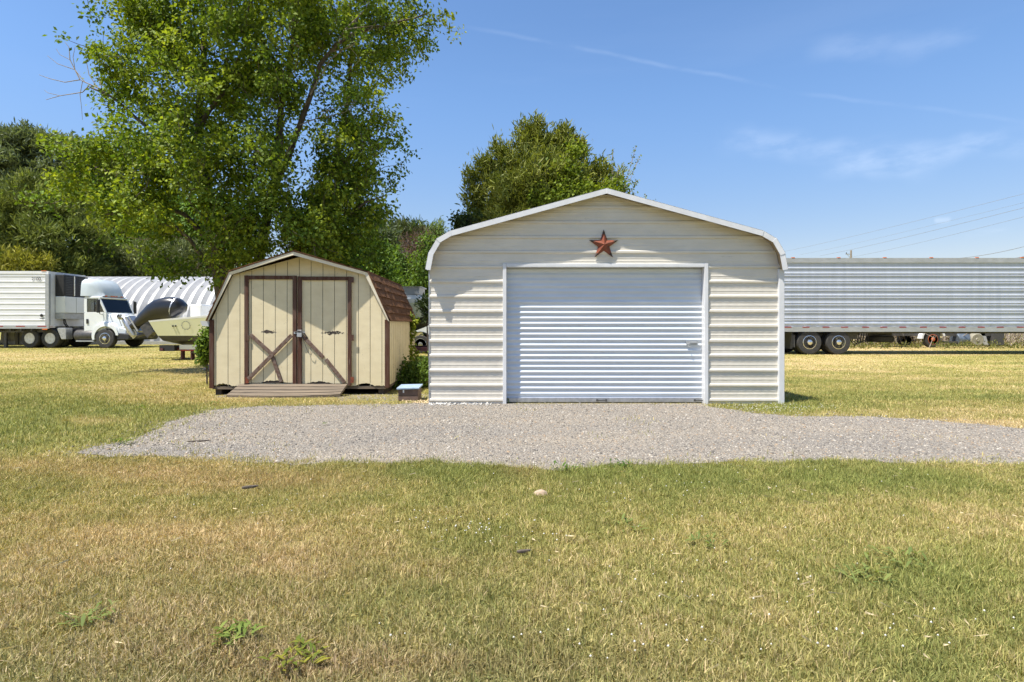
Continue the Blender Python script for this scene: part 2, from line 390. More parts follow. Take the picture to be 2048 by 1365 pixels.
def lawn_col(dry, rust, lush):
    d = dry[:, None]
    c = np.where(d < .5, C_GREEN + (C_YG - C_GREEN) * (d / .5), C_YG + (C_STRAW - C_YG) * ((d - .5) / .5))
    c = c + (C_RUST - c) * rust[:, None]; c = c + (C_LUSH - c) * lush[:, None]
    return c

def ground():
    def axis(a, b, step, far):
        inner = np.arange(a, b + 1e-6, step); out = [inner]
        s = step; p = b; hi = []
        while p < far: s *= 1.22; p += s; hi.append(p)
        s = step; p = a; lo = []
        while p > -far: s *= 1.22; p -= s; lo.append(p)
        return np.array(lo[::-1] + list(inner) + hi)
    xs = axis(-14, 14, .11, 900); ys = axis(.5, 14, .11, 900)
    X, Y = np.meshgrid(xs, ys); n, m = X.shape
    V = np.stack([X.ravel(), Y.ravel(), np.zeros(n*m)], 1)
    i = np.arange(n*m).reshape(n, m)
    T = np.stack([i[:-1, :-1].ravel(), i[:-1, 1:].ravel(), i[1:, 1:].ravel(), i[1:, :-1].ravel()], 1)
    d, r, l = lawn_maps(V[:, 0], V[:, 1])
    near = (V[:, 1] < 14) & (np.abs(V[:, 0]) < 14)
    c = lawn_col(d, r, l)
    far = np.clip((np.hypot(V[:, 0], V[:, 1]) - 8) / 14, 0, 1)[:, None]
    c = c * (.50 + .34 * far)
    m_ = bpy.data.materials.new('lawn soil and thatch'); m_.use_nodes = True; nt = m_.node_tree; nn = nt.nodes; l_ = nt.links
    b = nn['Principled BSDF']; b.inputs['Roughness'].default_value = .95; b.inputs['Specular IOR Level'].default_value = .1
    at = nn.new('ShaderNodeAttribute'); at.attribute_name = 'col'; tc = nn.new('ShaderNodeTexCoord')
    mix = nn.new('ShaderNodeMix'); mix.data_type = 'RGBA'; mix.blend_type = 'MULTIPLY'; mix.inputs['Factor'].default_value = 1
    no = nn.new('ShaderNodeTexNoise'); no.inputs['Scale'].default_value = 55; no.inputs['Detail'].default_value = 5; l_.new(tc.outputs['Object'], no.inputs[0])
    cr = nn.new('ShaderNodeValToRGB'); cr.color_ramp.elements[0].position = .3; cr.color_ramp.elements[0].color = (.45, .47, .42, 1)
    cr.color_ramp.elements[1].position = .7; cr.color_ramp.elements[1].color = (1.25, 1.2, 1.1, 1)
    l_.new(no.outputs[0], cr.inputs[0]); l_.new(at.outputs['Color'], mix.inputs['A']); l_.new(cr.outputs[0], mix.inputs['B'])
    l_.new(mix.outputs['Result'], b.inputs['Base Color'])
    bp = nn.new('ShaderNodeBump'); bp.inputs['Strength'].default_value = .6; bp.inputs['Distance'].default_value = .03
    l_.new(no.outputs[0], bp.inputs['Height']); l_.new(bp.outputs[0], b.inputs['Normal'])
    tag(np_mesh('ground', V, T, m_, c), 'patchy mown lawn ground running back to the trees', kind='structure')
ground()

def driveway():
    m = bpy.data.materials.new('crushed gravel'); m.use_nodes = True; nt = m.node_tree; n = nt.nodes; l = nt.links
    b = n['Principled BSDF']; b.inputs['Roughness'].default_value = .9
    tc = n.new('ShaderNodeTexCoord')
    vo = n.new('ShaderNodeTexVoronoi'); vo.inputs['Scale'].default_value = 92; l.new(tc.outputs['Object'], vo.inputs['Vector'])
    sep = n.new('ShaderNodeSeparateColor'); l.new(vo.outputs['Color'], sep.inputs[0])
    cr = n.new('ShaderNodeValToRGB'); e = cr.color_ramp.elements
    e[0].color = (0.091,0.084,0.076,1.0); e[1].color = (0.334,0.312,0.281,1.0)
    for p, c in ((.25, (0.144,0.137,0.125,1.0)), (.6, (0.194,0.181,0.163,1.0)), (.85, (0.236,0.213,0.182,1.0))):
        k = e.new(p); k.color = c
    l.new(sep.outputs[0], cr.inputs[0])
    no = n.new('ShaderNodeTexNoise'); no.inputs['Scale'].default_value = 1.3; no.inputs['Detail'].default_value = 5
    mp = n.new('ShaderNodeMapping'); mp.inputs['Scale'].default_value = (.35, 1, 1); l.new(tc.outputs['Object'], mp.inputs[0]); l.new(mp.outputs[0], no.inputs[0])
    c2 = n.new('ShaderNodeValToRGB'); c2.color_ramp.elements[0].position = .35; c2.color_ramp.elements[0].color = (1.02, .99, .94, 1)
    c2.color_ramp.elements[1].position = .7; c2.color_ramp.elements[1].color = (1.42, 1.30, 1.11, 1)
    l.new(no.outputs[0], c2.inputs[0])
    mx = n.new('ShaderNodeMix'); mx.data_type = 'RGBA'; mx.blend_type = 'MULTIPLY'; mx.inputs['Factor'].default_value = 1
    l.new(cr.outputs[0], mx.inputs['A']); l.new(c2.outputs[0], mx.inputs['B']); l.new(mx.outputs['Result'], b.inputs['Base Color'])
    bp = n.new('ShaderNodeBump'); bp.inputs['Strength'].default_value = .8; bp.inputs['Distance'].default_value = .012; bp.invert = True
    l.new(vo.outputs['Distance'], bp.inputs['Height']); l.new(bp.outputs[0], b.inputs['Normal'])
    mb = MB(); mb.add([(x, y, .004) for x, y in DRIVE], [tuple(range(len(DRIVE)))])
    o = mb.build('driveway', m); tag(o, 'grey gravel driveway across the front of the shed and garage', kind='structure')
    # loose stones
    rg = np.random.RandomState(5)
    N = 250000
    x = rg.uniform(-6, 8.5, N); y = rg.uniform(4.85, 8.9, N)
    ins = in_poly(x, y, DRIVE); d = dist_poly(x, y, DRIVE)
    keep = ins | ((d < .45) & (rg.rand(N) < np.exp(-d / .11) * .5))
    # gravel that lies round the front of the shed and the box
    x2 = rg.uniform(-5.0, -1.4, 5000); y2 = 9.55 + rg.rand(5000)**1.5 * .7 - .55 * (x2 > -2.9) * rg.rand(5000)
    k2 = (x2 > -2.95) | (x2 < -4.7)
    x = np.r_[x[keep], x2[k2]]; y = np.r_[y[keep], y2[k2]]; N = len(x)
    s = np.clip(rg.lognormal(0, .45, N) * .0052, .003, .017)
    tint_ = 1.12; base = np.array([(1,0,0),(-.5,.87,0),(-.5,-.87,0),(.35,.5,.8),(-.75,.1,.7),(.3,-.6,.75)], float)
    base = base[None] * (1 + rg.uniform(-.3, .3, (N, 6, 1)))
    a = rg.rand(N) * 6.28; ca, sa = np.cos(a)[:, None], np.sin(a)[:, None]
    V = np.stack([base[..., 0]*ca - base[..., 1]*sa, base[..., 0]*sa + base[..., 1]*ca, base[..., 2] * rg.uniform(.5, 1, (N, 1))], -1) * s[:, None, None]
    V += np.stack([x, y, np.full(N, .003)], 1)[:, None]
    f = np.array([(0,1,3),(1,4,3),(1,2,4),(2,5,4),(2,0,5),(0,3,5),(3,4,5)])
    T = (f[None] + (np.arange(N) * 6)[:, None, None]).reshape(-1, 3)
    tone = rg.choice(5, N, p=[.2, .3, .3, .12, .08]); pal = np.array([(0.091,0.085,0.079),(0.16,0.15,0.137),(0.213,0.199,0.179),(0.319,0.3,0.274),(0.243,0.182,0.125)])
    c = np.repeat(pal[tone] * np.array((1.19, 1.15, 1.07)) * rg.uniform(.85, 1.15, (N, 1)), 6, 0)
    mm = bpy.data.materials.new('loose stone'); mm.use_nodes = True; at = mm.node_tree.nodes.new('ShaderNodeAttribute'); at.attribute_name = 'col'
    mm.node_tree.links.new(at.outputs['Color'], mm.node_tree.nodes['Principled BSDF'].inputs['Base Color']); mm.node_tree.nodes['Principled BSDF'].inputs['Roughness'].default_value = .9
    tag(np_mesh('gravel', V.reshape(-1, 3), T, mm, c), 'loose grey crushed stone lying on the driveway', kind='stuff')
driveway()

def blades(x, y, h, w, col, rg, five=True, lean=.55, z=0.0):
    N = len(x); a = rg.rand(N) * 6.283; b = rg.rand(N) * 6.283
    dx, dy = np.cos(a), np.sin(a); sx, sy = np.cos(b), np.sin(b)
    ln = np.abs(rg.normal(0, lean, N)) * h
    z0 = np.full(N, z)
    base = np.stack([x, y, z0], 1); side = np.stack([sx, sy, np.zeros(N)], 1) * (w / 2)[:, None]
    out = np.stack([dx, dy, np.zeros(N)], 1)
    hz = h * np.clip(1.05 - .35 * (ln / h), .3, 1)
    tip = base + out * ln[:, None] + np.stack([z0*0, z0*0, hz], 1)
    if five:
        mid = base + out * (ln * .38)[:, None] + np.stack([z0*0, z0*0, hz * .62], 1)
        V = np.stack([base - side, base + side, mid - side * .8, mid + side * .8, tip], 1)
        f = np.array([(0,1,3),(0,3,2),(2,3,4)]); k = 5
    else:
        V = np.stack([base - side, base + side, tip], 1); f = np.array([(0,1,2)]); k = 3
    T = (f[None] + (np.arange(N) * k)[:, None, None]).reshape(-1, 3)
    return V.reshape(-1, 3), T, np.repeat(col, k, 0)
def join(parts):
    V, T, C = [], [], []; o = 0
    for v, t, c in parts:
        V.append(v); T.append(t + o); C.append(c); o += len(v)
    return np.concatenate(V), np.concatenate(T), np.concatenate(C)

SHED_RECT = (-5.3, -2.1, 9.85, 13.4); GAR_RECT = (-1.36, 4.23, 8.72, 15.2)
def lawn():
    rg = np.random.RandomState(11); parts = []
    def zone(N, y0, y1, h, w, five, xmax=None, pw=1.0, lean=.55):
        y = y0 + (y1 - y0) * rg.rand(N)**pw; hw = .93 * y + .25
        if xmax: hw = np.minimum(hw, xmax)
        x = rg.uniform(-1, 1, N) * hw
        ins = in_poly(x, y, DRIVE); d = dist_poly(x, y, DRIVE)
        keep = ~ins & ((d > .10) | (rg.rand(N) < .25 + d * 7))
        keep |= ins & (d < .35) & (rg.rand(N) < .35 * np.exp(-d / .09)) & (vnoise(x, y, .12, 63, 2) > .42)
        keep |= ins & (x < -1.8) & (d < .8) & (vnoise(x, y, .22, 65, 3) > .56) & (rg.rand(N) < .5 * np.exp(-d / .3))
        keep |= ins & (vnoise(x, y, .5, 61, 2) > .78) & (rg.rand(N) < .10)
        for r in (SHED_RECT, GAR_RECT): keep &= ~((x > r[0]) & (x < r[1]) & (y > r[2]) & (y < r[3]))
        keep &= ~((x > -5.0) & (x < -1.3) & (y > 9.3) & (y < 9.9) & (rg.rand(N) < .8))
        keep &= ~((x > -2.8) & (x < -1.3) & (y > 8.95) & (y < 9.9) & (rg.rand(N) < .85))
        dens = vnoise(x, y, .16, 44, 2); keep &= rg.rand(N) < .45 + 1.0 * dens
        x, y = x[keep], y[keep]
        dry, rust, lush = lawn_maps(x, y)
        n = len(x); jit = rg.normal(0, .26, n)
        tuft = vnoise(x, y, .07, 71, 2)
        dd = np.clip(dry + jit + .5 * (tuft - .5), 0, 1)
        c = lawn_col(dd, rust * (rg.rand(n) < .8), lush * (rg.rand(n) < .8)) * rg.uniform(.6, 1.35, (n, 1))
        t_ = np.clip((3.3 - y) / 1.3, 0, 1)[:, None] * np.clip((2.2 - x) / 3, .2, 1)[:, None]; c = c * (1 - t_ * np.array((.13, .10, -.06)))
        hh = h * (.45 + 1.15 * tuft) * rg.uniform(.5, 1.35, n) * (1.1 - .35 * dry) * (1 + .5 * lush)
        parts.append(blades(x, y, hh, w * rg.uniform(.6, 1.3, n), c, rg, five, lean))
    zone(470000, 1.75, 5.2, .034, .0038, True, pw=.95, lean=.85)
    zone(110000, 5.0, 9.6, .04, .007, True, lean=.8)
    zone(200000, 8.4, 15, .036, .010, False, lean=.9)
    zone(230000, 15, 36, .032, .022, False, lean=.9)
    # straw coloured clippings lying on the turf
    N = 280; y = 1.8 + 3.1 * rg.rand(N); x = rg.uniform(-1, 1, N) * (.93 * y)
    a = rg.rand(N) * 3.14; L = rg.uniform(.02, .075, N); L = L * 1.0
    e = np.stack([np.cos(a), np.sin(a)], 1) * L[:, None]; p = np.stack([-np.sin(a), np.cos(a)], 1) * .0006
    z = rg.uniform(.018, .05, N); b0 = np.stack([x, y], 1)
    V = np.stack([np.c_[b0 - p, z], np.c_[b0 + p, z + .002], np.c_[b0 + e + p, z + rg.uniform(-.008, .012, N)], np.c_[b0 + e - p, z + .003]], 1)
    f = np.array([(0,1,2),(0,2,3)]); T = (f[None] + (np.arange(N)*4)[:, None, None]).reshape(-1, 3)
    parts.append((V.reshape(-1, 3), T, np.repeat(np.array([(.70, .58, .36)]) * rg.uniform(.7, 1.1, (N, 1)), 4, 0)))
    V, T, C = join(parts)
    tag(np_mesh('grass', V, T, M['blade'], C), 'short mown grass, green to straw dry, covering the lawn', kind='stuff')
    # clover heads and daisies in the turf
    rg = np.random.RandomState(77); cl = [(1540, 822, 110, 9, 200), (940, 1075, 110, 26, 44), (1300, 985, 220, 40, 26), (1500, 1050, 400, 120, 30), (1750, 1290, 260, 40, 22), (600, 1020, 300, 90, 26),
                                          (1450, 1200, 300, 90, 24), (1150, 1290, 300, 50, 20)]
    P = []
    for px, py, rx, ry, k in cl:
        for _ in range(k):
            P.append(G(px + rg.normal() * rx * .6, max(815, py + rg.normal() * ry * .6)))
    P = np.array(P); N = len(P); s = rg.uniform(.0035, .0062, N) * (1 + .3 * (P[:, 1] > 6))
    oc = np.array([(1,0,0),(0,1,0),(-1,0,0),(0,-1,0),(0,0,1),(0,0,-.6)], float); f = np.array([(0,1,4),(1,2,4),(2,3,4),(3,0,4),(1,0,5),(2,1,5),(3,2,5),(0,3,5)])
    V = oc[None] * s[:, None, None] + np.c_[P, rg.uniform(.035, .065, N)][:, None]
    T = (f[None] + (np.arange(N)*6)[:, None, None]).reshape(-1, 3)
    tag(np_mesh('clover', V.reshape(-1, 3), T, M['clover']), 'small white clover heads scattered through the grass', kind='stuff')
lawn()
# ------------------------------------------------------------------ metal garage
GX, GY = 1.43, 8.78
ROOF = [(0, 3.28), (2.37, 2.635), (2.565, 2.52), (2.69, 2.305), (2.735, 2.07)]       # half outline, outer face
def outline(off):
    half = []
    for i, (x, z) in enumerate(ROOF):
        a = ROOF[max(i-1, 0)]; b = ROOF[min(i+1, len(ROOF)-1)]
        if i == 0: n = (0, 1)
        else:
            d = (b[0]-a[0], b[1]-a[1]); L = math.hypot(*d); n = (-d[1]/L, d[0]/L)
        half.append((x - n[0]*off, z - n[1]*off))
    return [(-x, z) for x, z in half[::-1]] + half[1:]
def garage():
    g = thing('metal_garage', 'beige metal garage with rounded eaves and white roll-up door', 'garage', (GX, GY, 0))
    inner = outline(.035); hz = [(p[1], p[0]) for p in inner[len(inner)//2:]]   # z -> half width
    def half(z):
        if z <= hz[-1][0]: return 2.70
        for (za, xa), (zb, xb) in zip(hz, hz[1:]):
            if zb <= z <= za: return min(2.70, xb + (xa - xb) * (z - zb) / (za - zb))
        return .02
    dl, dr, dt = -.085 - GX - .055, 2.963 - GX + .055, 2.107 + .055        # opening with its frame
    def profile(z0, z1):
        pts = []; zl = 1.917 - .2283 * 10
        while zl < z1 + .3:
            for dz, o in ((-.2283+.002, 0), (-.183, 0), (-.177, .0026), (-.165, .0026), (-.159, 0), (-.128, 0), (-.122, .0026), (-.110, .0026), (-.104, 0),
                          (-.060, 0), (-.044, .020), (-.016, .020), (0, 0)):
                pts.append((zl + dz, o))
            zl += .2283
        out = [(z, o) for z, o in pts if z0 < z < z1]
        def at(z):
            for (a, oa), (b, ob) in zip(pts, pts[1:]):
                if a <= z <= b: return oa + (ob-oa)*(z-a)/max(b-a, 1e-6)
            return 0
        return [(z0, at(z0))] + out + [(z1, at(z1))]
    def panel(fa, fb, z0, z1):
        mb = MB(); pr = profile(z0, z1)
        if z1 > 2.4:  # finer rows where the wall follows the roof
            q = []
            for (a, oa), (b, ob) in zip(pr, pr[1:]):
                k = max(1, int((b-a)/.02))
                q += [(a+(b-a)*t/k, oa+(ob-oa)*t/k) for t in range(k)]
            pr = q + [pr[-1]]
        nx = 14
        def row(z, o):
            a, b = fa(z), fb(z)
            return [(a + (b-a)*i/nx, -o + .0022*math.sin(i*2.1+z*9), z) for i in range(nx+1)]
        mb.loft([row(z, o) for z, o in pr]); return mb
    panel(lambda z: -2.70, lambda z: dl, .0, dt).build('wall_panel', M['beige'], g)
    panel(lambda z: dr, lambda z: 2.70, .0, dt).build('wall_panel', M['beige'], g)
    panel(lambda z: -half(z), lambda z: half(z), dt, 3.225).build('gable_panel', M['beige'], g)
    mb = MB()
    for x in (-2.70, 2.70): mb.add([(x, .002, 0), (x, 6.3, 0), (x, 6.3, 2.2), (x, .002, 2.2)], [(0, 1, 2, 3)])
    mb.add([(x, 6.3, z) for x, z in [(-2.70, 0)] + outline(.035) + [(2.70, 0)]], [tuple(range(len(inner)+2))])
    mb.build('side_wall', M['beige'], g)
    # roof sheet with its overhang
    o1, o2 = outline(.004), outline(.03)
    mb = MB(); ya, yb = -.182, 6.4
    mb.strip([(x, ya, z) for x, z in o1], [(x, yb, z) for x, z in o1]); mb.strip([(x, yb, z) for x, z in o1], [(x, yb, z) for x, z in o2])
    for k in range(27):  # standing ribs over the roof
        y = .05 + k * .229; o3 = outline(-.016)
        mb.strip([(x, y, z) for x, z in o3], [(x, y+.03, z) for x, z in o3]); mb.strip([(x, y-.012, z) for x, z in o1], [(x, y, z) for x, z in o3]); mb.strip([(x, y+.03, z) for x, z in o3], [(x, y+.042, z) for x, z in o1])
    mb.build('roof', M['white_trim'], g)
    mb = MB(); mb.strip([(x, ya, z) for x, z in o2], [(x, yb, z) for x, z in o2]); mb.build('roof_underside', M['soffit'], g)
    # folded trim pieces along the front edge, each its own piece
    oa, ob = outline(0), outline(.078)
    seg = list(zip(range(len(oa)-1), range(1, len(oa))))
    for i, j in seg:
        mb = MB(); t = .0025 * (1 if i % 2 else -1)
        (x0, z0), (x1, z1), (u0, w0), (u1, w1) = oa[i], oa[j], ob[i], ob[j]
        ex = .012
        dx, dz = x1-x0, z1-z0; L = math.hypot(dx, dz); dx, dz = dx/L*ex, dz/L*ex
        if i == 3 or i == 4: dx = dz = 0
        P = [(x0-dx, z0-dz), (x1+dx, z1+dz), (u1+dx, w1+dz), (u0-dx, w0-dz)]
        mb.prism(P, lambda u, v, y: (u, y + t, v), -.196, -.184)
        if 1:
            n_ = (z1-z0, -(x1-x0)); L = math.hypot(*n_); n_ = (-n_[0]/L*.006, -n_[1]/L*.006)
            mb.add([(x0+n_[0], -.19+t, z0+n_[1]), (x1+n_[0], -.19+t, z1+n_[1]), (x1+n_[0], -.06, z1+n_[1]), (x0+n_[0], -.06, z0+n_[1])], [(0, 1, 2, 3)])
        mb.build('roof_trim', M['white_trim'], g)
    MB().box(2.665, 2.752, -.052, .04, 0, 2.075).build('corner_trim', M['white_trim'], g, bevel=.006)
    MB().box(-2.715, -2.697, -.012, .03, 0, 2.12).build('corner_trim', M['galv'], g)
    # opening frame
    for a, b, c, d in ((dl - .002, dl + .055, 0, dt - .001), (dr - .055, dr + .002, 0, dt - .001)):
        MB().box(a, b, -.034, .15, c, d).build('door_jamb', M['white_trim'], g, bevel=.005)
    MB().box(dl + .056, dr - .056, -.030, .15, dt - .055, dt - .002).build('door_header', M['white_trim'], g, bevel=.005)
    # roll-up door
    x0, x1, zt = dl + .056, dr - .056, dt - .056
    door = thing_part('roll_up_door', g)
    rows = []; pitch = .0842; z = zt
    while z > .075:
        for k in range(10):
            t = k / 10; q = z - t * pitch
            if q < .07: break
            o = .015 * (max(0, math.sin(math.pi * min(1, t / .62))) ** .75)
            rows.append((q, o))
        z -= pitch
    mb = MB(); nx = 10
    mb.loft([[(x0 + (x1-x0)*i/nx, .12 - o + .0016*math.sin(i*1.9+q*2.2), q) for i in range(nx+1)] for q, o in rows])
    mb.build('curtain', M['roll_door'], door, smooth=True, angle=60)
    MB().box(x0+.004, x1-.004, .085, .125, .012, .082).build('bottom_bar', M['galv'], door, bevel=.004)
    lx, lz = 2.79 - GX, 1.22 - (686-650)/129.6
    mb = MB(); mb.box(lx-.075, lx+.10, .083, .10, lz-.028, lz+.028); mb.box(lx-.02, lx+.13, .072, .086, lz-.008, lz+.016); mb.tube([(lx-.05, .095, lz-.02), (lx-.05, .06, lz-.02), (lx-.05, .06, lz-.06), (lx-.02, .06, lz-.06)], .006, 6)
    mb.build('latch', M['alu_rail'], door)
    for hx in (1205, 1402):
        x = (hx-1024)/129.6 - GX; mb = MB(); mb.tube([(x-.07, .082, .045), (x-.07, .05, .045), (x+.07, .05, .045), (x+.07, .082, .045)], .007, 6)
        mb.box(x-.085, x-.055, .078, .0835, .03, .06); mb.box(x+.055, x+.085, .078, .0835, .03, .06); mb.build('handle', M['dark_metal'], door)
    # screw heads
    for px in (1010, 1410):
        for k in range(4):
            x = (px-1024)/129.6-GX; zz = 2.33 + .2283*k
            if zz > 2.95: continue
            MB().lathe([(.009, 0), (.009, -.006), (.004, -.009)], (x, -.003, zz), 'y', 8).build('screw', M['dark_metal'], g)
    return g
def thing_part(name, parent):
    o = bpy.data.objects.new(name, None); COL.objects.link(o); o.parent = parent; return o
garage()

def star():
    x, y, z = 1.412, GY - .026, 2.45
    s = thing('barn_star', 'rust red five-pointed metal star hung above the garage door', 'star', (x, y, z))
    mb = MB(); pts = []
    for k in range(10):
        a = math.pi/2 + k*math.pi/5; r = .235 if k % 2 == 0 else .092
        pts.append((r*math.cos(a), 0, r*math.sin(a)))
    n = len(pts); vs = pts + [(0, -.08, 0)] + [(p[0], .012, p[2]) for p in pts]
    fs = [(k, (k+1) % n, n) for k in range(n)] + [(k, (k+1) % n, n+1+(k+1) % n, n+1+k) for k in range(n)] + [tuple(n+1+k for k in range(n))]
    mb.add(vs, fs).build('star_body', M['rust_red'], s)
    for k in range(0, 10, 2):  # darker burnished rim at the points
        mb = MB(); a = math.pi/2 + k*math.pi/5; tip = Vector((.2365*math.cos(a), 0, .2365*math.sin(a)))
        l = Vector(pts[(k-1) % 10]); r = Vector(pts[(k+1) % 10]); ap = Vector((0, -.0805, 0))
        off = Vector((0, -.0015, 0)); t = .36; c = tip + (ap - tip)*t
        mb.add([tip+off, tip+(l-tip)*t+off, c+off, tip+(r-tip)*t+off], [(0, 1, 2), (0, 2, 3)]); mb.build('dark_tip', M['dark_wood'], s)
star()

# ------------------------------------------------------------------ garden shed (local axes, front face in the plane y = 0)
def shed():
    s = thing('garden_shed', 'cream barn-style shed with brown trimmed double doors and gambrel roof', 'shed', (-3.69, 9.9, 0), R(1.6))
    hw, hb, ze, zb, zp = 1.515, 1.15, 1.30, 2.085, 2.40; z0 = .15; depth = 3.35
    def half(z):
        if z <= ze: return hw
        if z <= zb: return hw + (hb-hw)*(z-ze)/(zb-ze)
        return hb*(zp-z)/(zp-zb)
    def top(x):
        x = abs(x)
        if x >= hb: return ze + (zb-ze)*(hw-x)/(hw-hb)
        return zp - (zp-zb)*x/hb
    # front siding with grooves every 8 inches and a rotted lower edge
    mb = MB(); xs = []; gp = .204
    k = -hw
    edges = [-hw]
    g0 = -1.03 - 2*gp
    while g0 < hw:
        if g0 > -hw + .03: edges += [g0-.004, g0+.004]
        g0 += gp
    edges.append(hw)
    rg = random.Random(3)
    # vertical strips, thin slices so the foot can be ragged
    for i in range(0, len(edges), 2):
        a, b = edges[i], edges[i+1]
        m = max(2, int((b-a)/.02)); prev = None
        for j in range(m+1):
            x = a + (b-a)*j/m
            foot = z0 + .012*rg.random()
            for c, w, h in ((-1.33, .16, .045), (1.12, .16, .05)):
                d = abs(x-c)/w
                if d < 1: foot += h*(1-d*d)*(.7+.5*rg.random())
            cur = (x, foot)
            if prev: mb.add([(prev[0], 0, prev[1]), (cur[0], 0, cur[1]), (cur[0], 0, top(cur[0])), (prev[0], 0, top(prev[0]))], [(0, 1, 2, 3)])
            prev = cur
    for i in range(1, len(edges)-1, 2):
        a, b = edges[i], edges[i+1]; mb.add([(a, .008, z0), (b, .008, z0), (b, .008, top(b)), (a, .008, top(a))], [(0, 1, 2, 3)])
    mb.build('front_wall', M['cream'], s, fix=False)
    mb = MB()
    for i in range(1, len(edges)-1, 2):
        a = (edges[i] + edges[i+1])/2; mb.box(a-.0032, a+.0032, -.0015, .006, z0+.06, top(a)-.03)
    mb.build('wall_groove', M['dark_wood'], s, label='dark vertical grooves between the siding boards')
    for sx in (-1, 1):
        mb = MB(); n = 17
        for k in range(n):
            a, b = depth*k/n, depth*(k+1)/n - .012
            mb.add([(sx*hw, a+.001, z0), (sx*hw, b, z0), (sx*hw, b, ze), (sx*hw, a+.001, ze)], [(0, 1, 2, 3)])
            mb.add([(sx*(hw-.008), b, z0), (sx*(hw-.008), depth*(k+1)/n+.001, z0), (sx*(hw-.008), depth*(k+1)/n+.001, ze), (sx*(hw-.008), b, ze)], [(0, 1, 2, 3)])
        mb.build('side_wall', M['cream'], s)
    MB().add([(-hw, depth, z0), (hw, depth, z0), (hw, depth, ze), (hb, depth, zb), (0, depth, zp), (-hb, depth, zb), (-hw, depth, ze)], [tuple(range(7))]).build('rear_wall', M['cream'], s)
    # floor frame, skids and dark void under it
    MB().box(-hw+.01, hw-.01, .012, depth, .10, .149).build('floor_frame', M['grey_wood'], s)
    for x in (-1.42, -.4, .5, 1.40):
        MB().box(x-.05, x+.05, .05, depth-.05, 0, .099).build('skid', M['dark_wood'], s)
    # roof: four slopes; the front edge juts forward towards the ridge
    def fr(x): return -.085 - .26*max(0, 1-abs(x)/hb)
    prof = [(-1.56, 1.285), (-1.185, 2.135), (0, 2.46), (1.185, 2.135), (1.56, 1.285)]
    for i in range(4):
        (xa, za), (xb, zb_) = prof[i], prof[i+1]; mb = MB(); steep = i in (0, 3)
        nrow = 6 if steep else 8; t = .022
        dx, dz = xb-xa, zb_-za; L = math.hypot(dx, dz); nx_, nz_ = -dz/L, dx/L
        if nz_ < 0: nx_, nz_ = -nx_, -nz_
        for k in range(nrow):   # overlapping courses, thicker at their lower edge
            if za < zb_: u0, u1 = k/nrow, (k+1)/nrow
            else: u1, u0 = k/nrow, (k+1)/nrow          # u0 is the lower end
            lo = (xa+dx*u0, za+dz*u0); hi = (xa+dx*u1, za+dz*u1)
            m = 26; yb = depth + .1
            A = []; B = []; A2 = []
            for j in range(m+1):
                q = j/m
                ya0 = fr(lo[0]); ya1 = fr(hi[0])
                jag = .006*rg.uniform(-1, 1); tt = t*(1.0 + .5*rg.uniform(-1, 1) if steep else 1)
                A.append((lo[0]+nx_*tt + (lo[0]-hi[0])*jag, ya0+(yb-ya0)*q, lo[1]+nz_*tt + (lo[1]-hi[1])*jag))
                B.append((hi[0]+nx_*.004, ya1+(yb-ya1)*q, hi[1]+nz_*.004))
                A2.append((lo[0], ya0+(yb-ya0)*q, lo[1]))
            mb.strip(A, B); mb.strip(A2, A)
        # deck under the shingles
        mb.add([(xa, fr(xa), za), (xb, fr(xb), zb_), (xb, depth+.1, zb_), (xa, depth+.1, za), (xa+nx_*.02, fr(xa), za+nz_*.02), (xb+nx_*.006, fr(xb), zb_+nz_*.006)], [(0, 1, 2, 3), (0, 1, 5, 4)])
        mb.build('roof_slope', M['shingle'], s, label='steep brown shingled slope' if steep else None)
    # fascia boards below the front edge
    inn = [(-1.532, 1.297), (-1.140, 2.083), (0, 2.393), (1.140, 2.083), (1.532, 1.297)]
    for i in range(4):
        (xa, za), (xb, zb_) = prof[i], prof[i+1]; (ua, wa), (ub, wb) = inn[i], inn[i+1]
        e = .012
        ya, yb = fr(xa)+e, fr(xb)+e
        za -= .010; zb_ -= .010
        MB().hexa([(xa, ya, za), (xb, yb, zb_), (xb, yb+.02, zb_), (xa, ya+.02, za), (ua, ya, wa), (ub, yb, wb), (ub, yb+.02, wb), (ua, ya+.02, wa)]).build('fascia_board', M['fascia'], s)
    for a, b, c in ((-hb, 0, 1), (0, hb, 1)):
        pass
    for sx in (-1, 1):  # corner boards
        MB().box(sx*hw-.012*(sx > 0)-.032, sx*hw+.012*(sx < 0)+.032, -.022, .05, z0-.03, ze+.01).build('corner_board', M['brown'], s, bevel=.004)
    # doors
    def door(x0, x1, zlo, zhi, left):
        d = thing_part('door', s)
        mb = MB()
        e = [x0]; gx = -1.03 - 2*gp
        while gx < x1:
            if x0 + .03 < gx < x1 - .03: e += [gx-.004, gx+.004]
            gx += gp
        e.append(x1)
        for i in range(0, len(e), 2):
            a, b = e[i], e[i+1]; m = max(2, int((b-a)/.02)); prev = None
            for j in range(m+1):
                x = a+(b-a)*j/m; f = zlo + .004*rg.random()
                c, w, h = ((-.45, .22, .045) if left else (.34, .24, .04))
                q = abs(x-c)/w
                if q < 1: f += h*(1-q*q)*(.6+.6*rg.random())
                if prev: mb.hexa([(prev[0], -.016, prev[1]), (x, -.016, f), (x, -.003, f), (prev[0], -.003, prev[1]), (prev[0], -.016, zhi), (x, -.016, zhi), (x, -.003, zhi), (prev[0], -.003, zhi)])
                prev = (x, f)
        mb.build('door_panel', M['cream'], d)
        MB().box(x0+.01, x1-.01, -.0105, -.0025, zlo-.004, zlo+.09).build('rotted_sheet', M['dark_wood'], d)
        mb = MB()
        for i in range(1, len(e)-1, 2):
            a = (e[i]+e[i+1])/2; mb.box(a-.003, a+.003, -.0172, -.010, zlo+.06, zhi)
